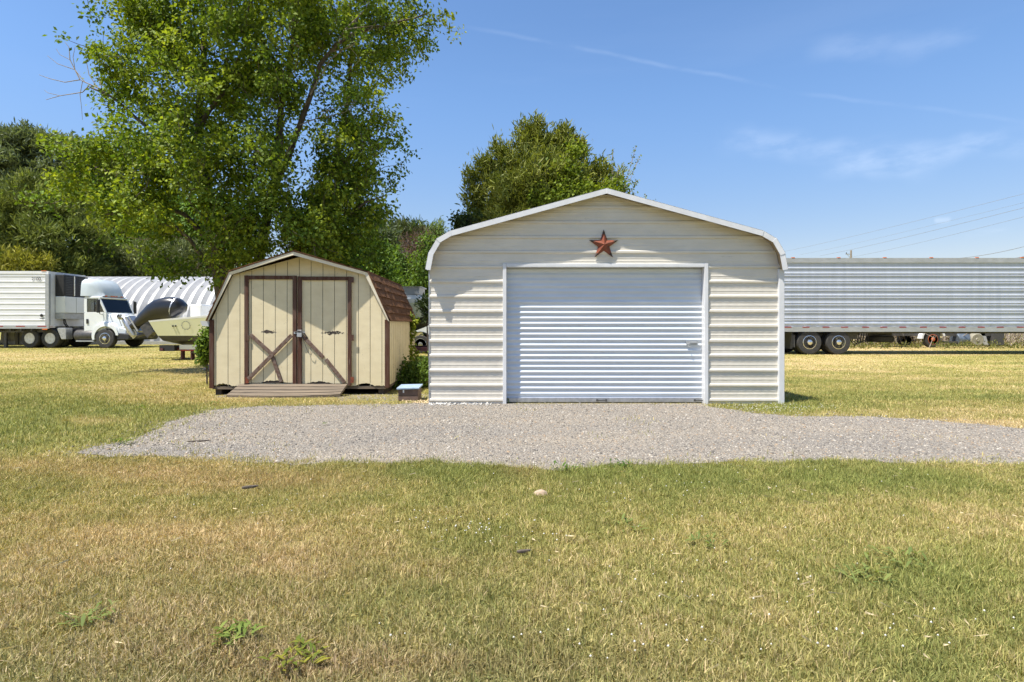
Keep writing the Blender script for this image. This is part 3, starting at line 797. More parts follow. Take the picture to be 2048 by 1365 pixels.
        mb.build('door_groove', M['dark_wood'], d)
        w = .066
        for a, b in ((x0, x0+w), (x1-w, x1)):
            MB().box(a, b, -.05, -.0165, zlo-.03, zhi).build('door_trim', M['brown'], d, bevel=.004)
        MB().box(x0+w+.001, x1-w-.001, -.046, -.0165, zhi-w, zhi-.002).build('door_trim', M['brown'], d, bevel=.004)
        return d
    # local x of a photo column on the front face
    X = lambda px: (px-1024)/115 + 3.69
    Z = lambda py: CH - (py-650)/115
    dl = door(X(492), X(594.5), Z(766), Z(552), True)
    dr = door(X(597), X(703), Z(768), Z(553.5), False)
    def brace(d, p, q, w=.062):
        a, b = Vector((X(p[0]), -.031, Z(p[1]))), Vector((X(q[0]), -.031, Z(q[1])))
        MB().bar(a, b, w, .028, up=(0, 1, 0)).build('brace', M['brace_wood'], d, bevel=.004)
    brace(dl, (503.5, 670), (544, 707)); brace(dl, (546.5, 713), (564, 764))
    o = MB().bar((X(585), -.047, Z(671)), (X(500), -.047, Z(758)), .064, .026, up=(0, 1, 0)).build('brace', M['brace_wood'], dl, bevel=.004)
    brace(dr, (606, 672), (647, 715.5)); brace(dr, (652, 719), (689.5, 766))
    # rot scars where a middle rail once was
    for d, px0, px1, py in ((dl, 524, 553, 664), (dr, 643, 690, 666)):
        mb = MB()
        for _ in range(60):
            t = rg.gauss(.5, .24); x = X(px0+(px1-px0)*t); z = Z(py + rg.gauss(0, 1.6)*(1-abs(t-.5))); r = rg.uniform(.004, .018)*(1.3-abs(t-.5)*1.6)
            r = max(.003, r); mb.add([(x-r*1.7, -.0168-rg.random()*.002, z), (x, -.0168-rg.random()*.002, z-r*.8), (x+r*1.5, -.0168-rg.random()*.002, z+.1*r), (x, -.0168-rg.random()*.002, z+r*.7)], [(0, 1, 2, 3)])
        mb.build('rot_scar', M['dark_wood'], d, fix=False)
    for d, px in ((dl, 497), (dr, 704)):   # flaking hinges
        for py in (560, 676, 760):
            MB().box(X(px)-.02, X(px)+.035, -.054, -.0505, Z(py)-.05, Z(py)+.05).build('hinge', M['brown' if py != 760 else 'rust_red'], d)
    # hasp, padlock and chain
    lk = MB(); lk.box(X(590), X(612), -.062, -.0505, Z(668), Z(664)); lk.box(X(597), X(606), -.085, -.0625, Z(674), Z(666)); lk.tube([(X(598), -.074, Z(666)), (X(598), -.074, Z(661)), (X(605), -.074, Z(661)), (X(605), -.074, Z(666))], .006, 6)
    lk.build('hasp_lock', M['alu_rail'], dr)
    ch = MB(); ch.tube([(X(605), -.06, Z(668)), (X(612), -.055, Z(690)), (X(618), -.05, Z(706)), (X(624), -.05, Z(711)), (X(626), -.05, Z(705))], .004, 5); ch.tube([(X(592), -.06, Z(665)), (X(600), -.08, Z(663)), (X(611), -.06, Z(667)), (X(617), -.03, Z(678))], .010, 6)
    ch.build('chain', M['dark_metal'], dr)
    # white gutter stub under the left eave
    MB().hexa([(-1.65, -.05, 1.20), (-1.545, -.05, 1.19), (-1.545, .12, 1.19), (-1.65, .12, 1.20), (-1.68, -.06, 1.285), (-1.545, -.06, 1.285), (-1.545, .12, 1.285), (-1.68, .12, 1.285)]).build('gutter_end', M['white_trim'], s)
    return s
shed()

def ramp():
    r = thing('wooden_ramp', 'weathered grey plank ramp warped in front of the shed doors', 'ramp', (-3.78, 9.86, 0))
    rg = random.Random(9)
    for k in range(4):
        mb = MB(); n = 14; rows = []
        ta, tb = k/4, (k+1)/4 - .05
        for i in range(n+1):
            u = i/n*2-1
            bow = .10*(1-u*u)
            def pt(t, up):
                y = -.02 - t*(.26 + bow); z = .195 - .170*t + .02*t*u*u*(u > 0)
                half_w = .93 + (.08*t if u < 0 else -.02*t)
                return (u*half_w - .03*t, y, z + up + .004*rg.random())
            rows.append([pt(ta, 0), pt(tb, 0), pt(tb, -.045), pt(ta, -.045)])
        mb.loft(rows, closed=True, caps=True); mb.build('plank', M['grey_wood'], r)
    for x in (-.8, 0, .8): MB().box(x-.03, x+.03, -.22, -.03, 0, .06).build('runner', M['dark_wood'], r)
ramp()

def tool_box():
    x0, d = P3(796, 780, 9.07)[0], 9.07
    b = thing('wooden_box', 'small brown wooden box with blue-grey lid between shed and garage', 'box', (x0 + .16, d + .18, 0), R(0))
    MB().box(-.16, .16, -.17, .17, .01, .185).build('body', M['box_wood'], b, bevel=.006)
    mb = MB().hexa([(-.18, -.2, .188), (.18, -.2, .196), (.18, .19, .216), (-.18, .19, .208), (-.18, -.2, .212), (.18, -.2, .22), (.18, .19, .240), (-.18, .19, .232)])
    mb.build('lid', M['box_lid'], b, bevel=.004)
    MB().box(-.085, -.062, -.177, -.171, .135, .18).build('hasp', M['white_trim'], b)
    MB().box(-.158, .158, -.1735, -.1705, .092, .096).build('seam', M['dark_wood'], b)
tool_box()
# ------------------------------------------------------------------ vegetation
def unit(v): return v / np.maximum(np.linalg.norm(v, axis=-1, keepdims=True), 1e-9)
def blob_points(blobs, n, rg, shell=.5):
    """blobs: (x, y, rx, ry, depth, rd) in photo pixels / metres -> random points biased to the outer shell, and the blob axis"""
    B = []
    for b in blobs:
        x, y, rx, ry, d, rd = b
        c = np.array(P3(x, y, d)); B.append((c, np.array((rx / F * d, rd, ry / F * d))))
    w = np.array([(r[0]*r[1]*r[2])**.72 for c, r in B]); w /= w.sum()
    k = rg.choice(len(B), n, p=w)
    C = np.array([c for c, r in B])[k]; Rr = np.array([r for c, r in B])[k]
    u = unit(rg.normal(size=(n, 3))); rad = rg.rand(n)**(1/3*(1-shell) + .12*shell)
    return C + u * Rr * rad[:, None], u
def leaves(P, U, k, L, Wd, spread, rg, colA, colB, droop=.6, fold=.18, bright=.3):
    """k leaf blades round every point"""
    n = len(P); N = n * k
    p = np.repeat(P, k, 0) + rg.normal(size=(N, 3)) * np.array((spread, spread, spread * .8))
    u = np.repeat(U, k, 0)
    a = unit(u * .5 + rg.normal(size=(N, 3)) * .7 + np.array((0, 0, -droop)))
    nrm = unit(u * .4 + rg.normal(size=(N, 3)) * .55 + np.array((0, 0, .75)))
    s = unit(np.cross(a, nrm)); nn = np.cross(s, a)
    l = L * rg.uniform(.6, 1.3, N)[:, None]; w = Wd * rg.uniform(.6, 1.3, N)[:, None]
    V = np.stack([p, p + a*l*.45 + s*w*.5 + nn*w*fold, p + a*l, p + a*l*.45 - s*w*.5 + nn*w*fold], 1)
    T = (np.array([(0,1,2),(0,2,3)])[None] + (np.arange(N)*4)[:, None, None]).reshape(-1, 3)
    t = np.clip(np.repeat(rg.rand(n), k) * .7 + rg.rand(N) * .5 - .1, 0, 1)[:, None]
    c = (np.array(colA) * (1-t) + np.array(colB) * t) * rg.uniform(1-bright, 1+bright, (N, 1))
    return V.reshape(-1, 3), T, np.repeat(c, 4, 0)
def needles(P, U, k, L, Wd, rg, colA, colB, up=.5, out=.8, jit=.0, bright=.25):
    """k thin needles / sprays radiating from every point"""
    n = len(P); N = n * k
    p = np.repeat(P, k, 0) + (rg.normal(size=(N, 3)) * jit if jit else 0)
    a = unit(np.repeat(U, k, 0) * out + rg.normal(size=(N, 3)) * .7 + np.array((0, 0, up)))
    s = unit(np.cross(a, rg.normal(size=(N, 3))))
    l = L * rg.uniform(.5, 1.3, N)[:, None]; w = Wd * rg.uniform(.7, 1.3, N)[:, None]
    V = np.stack([p - s*w*.3, p + s*w*.3, p + a*l*.6 + s*w*.5, p + a*l, p + a*l*.6 - s*w*.5], 1)
    T = (np.array([(0,1,2),(0,2,4),(4,2,3)])[None] + (np.arange(N)*5)[:, None, None]).reshape(-1, 3)
    t = np.clip(np.repeat(rg.rand(n), k)[:, None] * .8 + rg.rand(N, 1) * .3, 0, 1)
    c = (np.array(colA) * (1-t) + np.array(colB) * t) * rg.uniform(1-bright, 1+bright, (N, 1))
    return V.reshape(-1, 3), T, np.repeat(c, 5, 0)
def twigs(segs, n=4):
    """segs: (p0, p1, r0, r1) -> tapered sticks"""
    p0 = np.array([s[0] for s in segs]); p1 = np.array([s[1] for s in segs]); r0 = np.array([s[2] for s in segs]); r1 = np.array([s[3] for s in segs])
    d = unit(p1 - p0); ref = np.where(np.abs(d[:, 2:3]) < .9, np.array([[0, 0, 1.]]), np.array([[1., 0, 0]]))
    s = unit(np.cross(d, ref)); t = np.cross(s, d)
    V = []
    for p, r in ((p0, r0), (p1, r1)):
        for k in range(n):
            a = 2*math.pi*k/n; V.append(p + (s*math.cos(a) + t*math.sin(a)) * r[:, None])
    V = np.stack(V, 1); N = len(segs); f = []
    for k in range(n): f += [(k, (k+1) % n, n+(k+1) % n), (k, n+(k+1) % n, n+k)]
    T = (np.array(f)[None] + (np.arange(N)*2*n)[:, None, None]).reshape(-1, 3)
    return V.reshape(-1, 3), T
def grow(limbs, P, r_tip=.006, r_base=.02, sag=.12, rg=None, maxd=3.0):
    """join every point to the nearest wood already grown, by a slightly bent twig"""
    nodes = [np.array(p) for l in limbs for p in l]
    for l in limbs:
        for a, b in zip(l, l[1:]):
            a, b = np.array(a), np.array(b); nodes += [a + (b-a)*t for t in (.25, .5, .75)]
    A = np.zeros((len(nodes) + 3*len(P) + 5, 3)); m = len(nodes); A[:m] = nodes
    lim = A[:m].copy()
    order = np.argsort([((lim - p)**2).sum(1).min() for p in P]); segs = []
    for i in order:
        p = P[i]; q = p + np.array((0, 0, -.25))
        d = ((A[:m] - q)**2).sum(1); j = int(d.argmin()); b = A[j].copy(); D = math.sqrt(d[j])
        if D > maxd: continue
        mid = (b + p)/2 + rg.normal(size=3)*D*.10 + np.array((0, 0, -sag*D))
        r = r_tip + (r_base - r_tip) * min(1, D/2)
        segs += [(b, mid, r, r*.7), (mid, p, r*.7, r_tip*.6)]
        A[m] = mid; A[m+1] = p; m += 2
    return segs

def maple():
    D0 = 15.0
    base = P3(452, 650, D0); base = (base[0], D0, 0)
    t = thing('maple_tree', 'tall leafy green maple tree rising behind the shed', 'tree', base)
    rg = np.random.RandomState(21)
    Bp = [(540,-120,330,150,0,3.6),(325,60,88,100,-.8,2.0),(275,10,48,50,.3,1.4),(430,60,120,120,.2,2.6),(560,70,140,130,-.6,2.8),(700,50,120,80,.3,2.2),(800,38,78,44,-.3,1.1),(795,108,46,26,-.2,.8),
          (735,150,52,44,0,1.0),(340,190,105,80,.4,2.0),(268,125,50,52,-.3,1.1),(480,220,140,120,-.8,2.6),(620,220,130,120,.4,2.6),(722,245,62,66,-.4,1.5),(240,345,105,52,-.6,1.6),
          (165,335,36,26,-.6,.7),(270,295,60,36,0,1.1),(310,315,90,50,0,1.5),(390,330,120,90,-1.0,2.4),(530,370,140,110,-.4,2.8),(680,340,95,95,.2,2.2),(725,400,52,34,-.4,1.0),(215,420,80,52,-.4,1.5),
          (330,450,105,64,-1.0,1.8),(440,490,110,64,-.8,1.8),(560,470,115,66,-.7,1.9),(690,455,66,66,.2,1.7),(640,500,90,52,-.5,1.6),(600,430,80,60,-.6,1.6),(700,380,60,60,-.3,1.3),(350,525,50,26,-.8,.9),(430,545,34,44,-1.2,.7),(690,520,60,50,.6,1.4),(420,578,13,22,-1.2,.35),(150,400,28,20,-.5,.5)]
    blobs = [(x, y, rx*.97, ry*.97, D0 + d, rd) for x, y, rx, ry, d, rd in Bp]
    S, SU = blob_points(blobs, 960, rg, .74)
    P = np.repeat(S, 6, 0) + rg.normal(size=(len(S)*6, 3)) * np.array((.25, .25, .15)); U = unit(np.repeat(SU, 6, 0) + rg.normal(size=P.shape)*.5)
    tone = np.repeat(rg.rand(len(S)), 6)
    # let daylight through: drop clusters where the crown is naturally open
    g = vnoise(P[:, 0]*1.0 + P[:, 1]*.35, P[:, 2], .7, 91, 2)
    keep = (g < .60) | (rg.rand(len(P)) < .08)
    P, U, tone = P[keep], U[keep], tone[keep]
    def pl(px, dd): return [P3(x, y, D0 + d) for (x, y), d in zip(px, dd)]
    limbs = []
    trunk = [(base[0], D0, 0)] + pl([(448,600),(436,500),(424,420),(406,345),(398,260),(404,150),(408,60),(400,-60)], [0,0,-.1,-.1,0,.1,0,0])
    stem2 = [(base[0]+.25, D0+.3, 0)] + pl([(500,590),(528,470),(545,385),(560,270),(575,160),(590,40),(600,-60)], [.3,.3,.4,.5,.5,.4,.3])
    stem3 = [(base[0]+.4, D0+.1, 0)] + pl([(540,600),(610,480),(660,360),(685,250),(700,140),(715,30)], [.2,.1,.2,.3,.3,.2])
    limbL = pl([(418,390),(385,330),(325,285),(270,235),(225,195),(180,175)], [-.1,-.3,-.5,-.6,-.6,-.6])
    limb4 = pl([(436,500),(370,430),(300,400),(240,350),(190,335)], [-.1,-.6,-.8,-.7,-.6])
    limb5 = pl([(440,540),(420,530),(380,480),(330,440),(280,420),(210,430)], [0,-.8,-1.2,-1.2,-1.0,-.8])
    limb6 = pl([(404,150),(350,100),(310,40),(290,-40)], [.1,-.2,-.4,-.4])
    limb7 = pl([(545,385),(600,250),(640,130),(700,70),(790,45),(860,25)], [.4,-.2,-.6,-.6,-.5,-.4])
    limb8 = pl([(575,160),(520,80),(500,-20)], [.4,.2,.2])
    limb9 = pl([(398,260),(450,180),(490,90),(500,0)], [0,-.4,-.6,-.6])
    limb10 = pl([(610,480),(680,440),(730,405),(770,392)], [.1,-.2,-.4,-.4])
    limb11 = pl([(660,360),(720,290),(770,250)], [.2,-.1,-.3])
    spec = [(trunk, .23, .05), (stem2, .17, .04), (stem3, .14, .03), (limbL, .085, .02), (limb4, .08, .02), (limb5, .07, .018), (limb6, .08, .02), (limb7, .09, .018), (limb8, .06, .02), (limb9, .07, .02), (limb10, .06, .015), (limb11, .055, .015)]
    mb = MB()
    for l, r0, r1 in spec:
        n = len(l); limbs.append(l)
        # wobble between control points
        pts = []; rad = []
        for i in range(n-1):
            a, b = np.array(l[i]), np.array(l[i+1])
            for q in (0, .5):
                pts.append(tuple(a + (b-a)*q + (rg.normal(size=3)*.03 if q else 0))); f = (i+q)/(n-1); rad.append(r0 + (r1-r0)*f**.8)
        pts.append(l[-1]); rad.append(r1); mb.tube(pts, rad, 9)
    mb.build('trunk', M['bark'], t, world=True, smooth=True, angle=60)
    segs = grow(limbs, P, .005, .02, .05, rg)
    V, T = twigs(segs); np_mesh('branch', V, T, M['bark'], None, t)
    # bare pale branches at the left and top right
    def spray(px, r):
        q = pl([(a, b) for a, b in px], [-.6]*len(px)); k = len(q)
        MB().tube(q, [r*(1-i/k)+.003 for i in range(k)], 6).build('bare_branch', M['bark_light'], t, world=True, smooth=True)
    for s, r in (([(225,195),(200,178),(170,165),(160,160)], .020), ([(160,160),(140,120),(138,95),(130,85)], .010), ([(160,160),(130,165),(100,158),(78,150)], .009), ([(178,172),(165,185),(120,192),(92,200)], .011),
                 ([(170,165),(150,140),(115,128),(95,112)], .009), ([(165,163),(160,190),(163,215),(165,240)], .005), ([(195,176),(178,150),(172,120)], .009), ([(205,182),(196,150),(190,130)], .008), ([(150,140),(146,115),(150,95)], .005),
                 ([(120,192),(95,186),(88,180)], .004), ([(140,120),(120,110),(112,98)], .004),
                 ([(640,130),(690,60),(730,20),(745,-10)], .022), ([(690,60),(720,55),(760,50),(800,48)], .014), ([(660,105),(700,95),(740,60),(770,20)], .012), ([(620,190),(660,120),(700,90)], .02), ([(700,95),(720,120),(700,140)], .006),
                 ([(470,170),(500,190),(530,215),(520,230)], .010), ([(640,225),(680,215),(715,200)], .01), ([(600,250),(640,235),(665,215)], .012), ([(650,235),(690,225),(712,205),(718,190)], .008),
                 ([(300,400),(270,390),(235,400),(180,425)], .014), ([(330,440),(300,415),(270,405)], .012), ([(380,480),(330,470),(290,480),(255,475)], .014), ([(300,415),(275,440),(240,445)], .007), ([(400,510),(395,540),(420,560)], .02)):
        spray(s, r)
    a = leaves(P, U, 28, .110, .074, .135, rg, (.072, .130, .016), (.245, .318, .034), droop=.6, bright=.35)
    tn = np.repeat(tone, 28*4)[:, None]; a = (a[0], a[1], a[2] * (np.array((.62, .74, .75)) * (1-tn) + np.array((1.42, 1.26, 1.1)) * tn))
    np_mesh('crown', *a[:2], M['leaf'], a[2], t)
maple()

def cedar():
    D = 18.5; rg = np.random.RandomState(8)
    base = (P3(1050, 650, D)[0], D, 0)
    t = thing('cedar_tree', 'dense dark green cedar standing behind the garage roof', 'tree', base)
    blobs = [(x, y, rx, ry, D+d, rd) for x, y, rx, ry, d, rd in [(1062,345,40,44,0,1.2),(1073,290,11,30,0,.4),(1126,305,11,22,.2,.3),(1014,364,28,40,-.2,.9),(992,396,22,32,0,.8),(1024,412,46,44,-.4,1.3),(1080,380,80,60,-.5,1.6),
             (1132,345,20,24,-.2,.6),(1145,385,44,36,0,1.1),(1203,395,34,24,0,.8),(1204,358,11,22,0,.3),(1050,480,110,80,0,2),(1130,470,110,70,0,1.9),(978,440,22,28,0,.7)]]
    S, SU = blob_points(blobs, 430, rg, .7); P = np.repeat(S, 6, 0) + np.repeat(SU, 6, 0)*rg.uniform(-.25, .25, (len(S)*6, 1)) + rg.normal(size=(len(S)*6, 3))*.10; U = np.repeat(SU, 6, 0)
    # pointed sprays that sweep up round the outline
    tips = [(1075,240),(1048,252),(1128,258),(1160,284),(990,288),(955,322),(936,365),(934,395),(1200,325),(1215,340),(1062,262),(1010,300),(972,318),(1100,280),(1143,270),(1240,352),(940,345),(1170,300)]
    ex = []; eu = []
    for x, y in tips:
        a = np.array(P3(x, y, D - .2)); c = np.array(P3(1060 + (x-1060)*.72, y + 45, D - .2))
        for q in np.linspace(0, 1, 26):
            ex.append(a + (c-a)*q + rg.normal(size=3)*(.03+.16*q)); eu.append(unit(a-c))
    P = np.r_[P, np.array(ex)]; U = np.r_[U, np.array(eu)]
    axis = np.array(P3(1060, 560, D)); U = unit(U*.5 + unit(P - axis)*.8)
    a = needles(P, U, 24, .20, .036, rg, (.07, .10, .018), (.255, .265, .038), up=.45, out=.55, jit=.11)
    np_mesh('crown', *a[:2], M['needle'], a[2], t)
    mb = MB(); mb.tube([base, P3(1052, 480, D), P3(1062, 370, D), P3(1074, 270, D)], [.2, .15, .08, .02], 8)
    mb.build('trunk', M['bark'], t, world=True, smooth=True)
    lim = [[base, P3(1052, 560, D), P3(1052, 480, D), P3(1062, 370, D), P3(1074, 270, D)]]
    V, T = twigs(grow(lim, P[rg.choice(len(P), 500, False)], .006, .02, 0, rg)); np_mesh('branch', V, T, M['bark'], None, t)
    # leafy vine in the right of the cedar with long bare shoots
    v = thing('climbing_vine', 'bright green vine with long bare shoots climbing out of the cedar', 'vine', (P3(1225, 650, D-1)[0], D-1, 0))
    vb = [(1130,345,26,20,D-1.6,.3),(1150,385,40,22,D-1.7,.4),(1200,400,40,20,D-1.5,.4),(1090,395,30,16,D-1.8,.3),(1235,375,22,16,D-1.2,.3),(1215,400,30,20,D-1.3,.3),(1150,300,14,12,D-1.2,.2)]
    P2, U2 = blob_points(vb, 330, rg, .3); shoots = []
    for px in ([(1243,400),(1262,330),(1272,293)],[(1245,400),(1268,340),(1281,310)],[(1225,380),(1224,320),(1227,298)],[(1248,405),(1270,370),(1275,360)],[(1240,390),(1246,345),(1247,328)],[(1232,385),(1236,330)],[(1266,410),(1268,385)],[(1290,416),(1291,388)],[(1305,420),(1307,400)]):
        q = [np.array(P3(x, y, D-1.2)) for x, y in px]
        for p0, p1 in zip(q, q[1:]):
            shoots.append((p0, p1, .012, .006))
            for s in np.linspace(0, 1, 9): P2 = np.r_[P2, [p0+(p1-p0)*s]]; U2 = np.r_[U2, [unit(rg.normal(size=3))]]
    k = len(P2); a1 = leaves(P2[:330], U2[:330], 12, .11, .085, .13, rg, (.09, .15, .015), (.22, .27, .03)); a2 = leaves(P2[330:], U2[330:], 2, .07, .05, .03, rg, (.10, .15, .02), (.2, .25, .04))
    a = join([a1, a2]); np_mesh('foliage', *a[:2], M['leaf'], a[2], v)
    root = [(np.array((P3(1225,650,D-1)[0], D-1, 0)), np.array(P3(1235, 400, D-1.2)), .03, .02)]
    V, T = twigs(shoots + root, 5); np_mesh('stem', V, T, M['bark_light'], None, v)
cedar()

def leafy(name, label, cat, base, blobs, n, k, L, Wd, spread, cA, cB, seed, group=None, trunk_r=.1, stems=None, m='leaf', droop=.5, kind='leaf', up=.5, nseg=260, shell=.5, jit=.0, open_=None, trunk_top=None):
    rg = np.random.RandomState(seed)
    t = thing(name, label, cat, base, 0, group)
    if cat == 'tree' and n > 250:   # foliage gathered into boughs with gaps between them
        sp = .0085 * blobs[0][4]
        S, SU = blob_points(blobs, n // 7, rg, .75); P = np.repeat(S, 7, 0) + rg.normal(size=(len(S)*7, 3)) * np.array((sp, sp, sp*.5)); U = unit(np.repeat(SU, 7, 0) + rg.normal(size=P.shape)*.4)
        ton = np.repeat(rg.uniform(.65, 1.35, len(S)), 7)
    else:
        P, U = blob_points(blobs, n, rg, shell); ton = np.ones(n)
    P[:, 2] = np.maximum(P[:, 2], .06)
    if open_:
        g = vnoise(P[:, 0] + P[:, 1]*.4, P[:, 2], open_, seed, 2); kp = (g < .60) | (rg.rand(len(P)) < .12); P, U, ton = P[kp], U[kp], ton[kp]
    a = leaves(P, U, k, L, Wd, spread, rg, cA, cB, droop) if kind == 'leaf' else needles(P, U, k, L, Wd, rg, cA, cB, up=up, jit=jit)
    a = (a[0], a[1], a[2] * np.repeat(ton, len(a[2]) // len(P))[:, None])
    np_mesh('crown' if cat == 'tree' else 'foliage', *a[:2], M[m], a[2], t)
    top = trunk_top or tuple(np.array(P3(blobs[0][0], blobs[0][1], blobs[0][4])))
    b = np.array(base, float); tp = np.array(top); pts = [tuple(b), tuple(b+(tp-b)*.35+rg.normal(size=3)*trunk_r*.6), tuple(b+(tp-b)*.7+rg.normal(size=3)*trunk_r*.6), tuple(tp)]
    MB().tube(pts, [trunk_r, trunk_r*.8, trunk_r*.5, trunk_r*.15], 8).build('trunk' if cat == 'tree' else 'stem', M['bark'], t, world=True, smooth=True)
    pick = P[rg.choice(len(P), min(nseg, len(P)), False)]
    sg = grow([pts], pick, max(.004, trunk_r*.06), trunk_r*.3, 0, rg, maxd=6)
    if sg:
        V, T = twigs(sg); np_mesh('branch', V, T, M['bark'], None, t)
    return t
def base_at(px, d): return (P3(px, 650, d)[0], d, 0)
# far pines to the left
PG, PY = (.018, .030, .010), (.065, .078, .022)
GRP = 'trees beyond the field'
DK, DB = (.085, .115, .055), (.20, .235, .11)
leafy('pine_tree', 'tall dark pine at the left edge, broad crown against the sky', 'tree', base_at(55, 70), [(60,330,62,58,70,4),(40,295,32,26,70,3),(100,350,40,50,70,3),(80,288,40,22,70,2.5),(10,340,30,50,70,3),(60,400,70,50,70,4)],
      2300, 16, .75, .13, 0, DK, DB, 31, GRP, .35, m='needle', kind='needle', jit=.35, open_=4)
leafy('pine_tree', 'small dark pine crown on the skyline left of the maple', 'tree', base_at(190, 72), [(185,330,36,34,72,3),(170,310,24,20,72,2),(205,318,22,24,72,2),(180,390,50,60,72,3)],
      1200, 16, .75, .13, 0, DK, DB, 32, GRP, .3, m='needle', kind='needle', jit=.35, open_=4)
leafy('pine_tree', 'tall dark pine cut by the left frame edge', 'tree', base_at(-30, 68), [(-25,330,36,50,68,3),(-20,400,50,60,68,3)], 900, 16, .75, .13, 0, DK, DB, 33, GRP, .3, m='needle', kind='needle', jit=.35, open_=4)
leafy('pine_tree', 'bushy olive green pine behind the white trailer', 'tree', base_at(80, 46), [(80,420,80,62,46,3.2),(40,480,100,70,46,3.5),(130,480,60,70,45,3),(60,545,130,60,45,3.2),(150,545,40,50,45,2),(10,430,40,40,46,2.4)],
      4200, 18, .42, .075, 0, (.07, .10, .022), (.215, .24, .05), 34, GRP, .28, m='needle', kind='needle', jit=.22, up=.7)
leafy('pine_tree', 'yellowish young pine just above the white trailer roof', 'tree', base_at(55, 42), [(55,530,46,20,42,1.2),(40,560,50,40,42,1.3)],
      500, 18, .38, .07, 0, (.13, .14, .02), (.34, .31, .04), 35, GRP, .12, m='needle', kind='needle', jit=.2, up=.7)
leafy('broadleaf_tree', 'dark green tree under the maple limbs', 'tree', base_at(240, 55), [(240,470,80,60,55,4),(200,430,60,50,56,4),(310,450,90,70,56,4),(270,540,120,50,54,4),(400,480,90,90,56,4)],
      3200, 16, .34, .26, .6, (.075, .145, .03), (.18, .29, .05), 36, GRP, .3)
leafy('pine_tree', 'grey green young pine above the arched metal hut', 'tree', base_at(275, 50), [(275,525,34,36,50,2),(260,560,50,40,50,2.2),(310,550,50,50,50,2.2),(290,500,20,20,50,1)], 1300, 18, .42, .07, 0, (.08, .105, .035), (.20, .22, .08), 37, GRP, .16, m='needle', kind='needle', jit=.2, up=.8)
leafy('pine_tree', 'second grey green pine above the hut, nearer the shed', 'tree', base_at(360, 50), [(365,530,44,40,50,2),(400,550,50,50,50,2.2),(340,570,60,50,50,2.2)], 1300, 18, .42, .07, 0, (.075, .10, .035), (.19, .21, .075), 38, GRP, .16, m='needle', kind='needle', jit=.2, up=.8)
# trees seen between shed and garage
leafy('pine_tree', 'tall thin pine seen between shed and garage, pointed crown', 'tree', base_at(808, 75), [(808,475,26,26,75,2.5),(800,520,34,50,75,3),(810,590,34,60,75,3)], 1400, 15, .8, .13, 0, (.05, .072, .026), (.14, .16, .055), 39, GRP, .3, m='needle', kind='needle', jit=.4, open_=3.5)
leafy('pine_tree', 'rounded pine top beside the garage eave', 'tree', base_at(852, 75), [(852,470,22,22,75,2.4),(862,510,30,40,75,3),(860,580,30,60,75,3)], 1100, 15, .8, .13, 0, (.045, .072, .022), (.12, .16, .048), 40, GRP, .3, m='needle', kind='needle', jit=.4, open_=3.5)
leafy('pine_tree', 'dark pine at the right flank of the maple', 'tree', base_at(755, 70), [(757,475,24,28,70,2.4),(750,520,40,50,70,3),(755,590,44,60,70,3)], 1300, 15, .75, .13, 0, DK, (.11, .14, .05), 41, GRP, .3, m='needle', kind='needle', jit=.4)
leafy('bare_tree', 'reddish bare tree standing before the far pines', 'tree', base_at(832, 62), [(835,490,20,24,62,1.8),(830,540,24,50,62,2)], 420, 9, .5, .06, 0, (.10, .07, .05), (.16, .10, .07), 42, GRP, .18, m='needle', kind='needle', jit=.3, nseg=380, open_=3)
leafy('broadleaf_tree', 'bright green sapling against the pines by the eave', 'tree', base_at(862, 50), [(868,490,16,18,50,1),(856,560,24,60,50,1.4),(800,560,26,40,52,1.4),(780,530,20,30,52,1.2)], 700, 14, .26, .2, .4, (.05, .10, .014), (.13, .19, .03), 43, GRP, .12)
leafy('broadleaf_tree', 'low green tree filling the gap above the shed roof', 'tree', base_at(735, 40), [(725,520,40,50,40,2),(700,560,50,50,40,2),(760,570,30,40,40,1.6),(690,500,40,40,40,2)], 1500, 15, .22, .17, .35, (.05, .105, .016), (.14, .22, .03), 44, GRP, .2)
leafy('broadleaf_tree', 'dark undergrowth tree behind shed and boat', 'tree', base_at(820, 56), [(815,600,60,50,56,2.4),(770,610,50,40,56,2.4),(860,610,40,50,56,2.4)], 1100, 15, .3, .22, .5, (.03, .055, .016), (.09, .13, .03), 45, GRP, .2)
leafy('sapling', 'leafy sapling tip peeping over the left garage eave', 'tree', base_at(925, 17), [(925,440,17,11,17,.35),(945,436,16,9,17,.3),(915,452,10,9,17,.3),(935,470,24,26,17,.5)], 190, 12, .10, .07, .10, (.03, .055, .02), (.075, .105, .03), 46, None, .04)
leafy('sapling', 'dark cedar shoot poking out beside the garage corner', 'tree', base_at(862, 13.8), [(848,612,9,12,13.8,.16),(860,628,9,20,13.8,.16)], 50, 16, .12, .022, 0, (.022, .04, .012), (.055, .08, .02), 47, None, .03, m='needle', kind='needle', jit=.05)
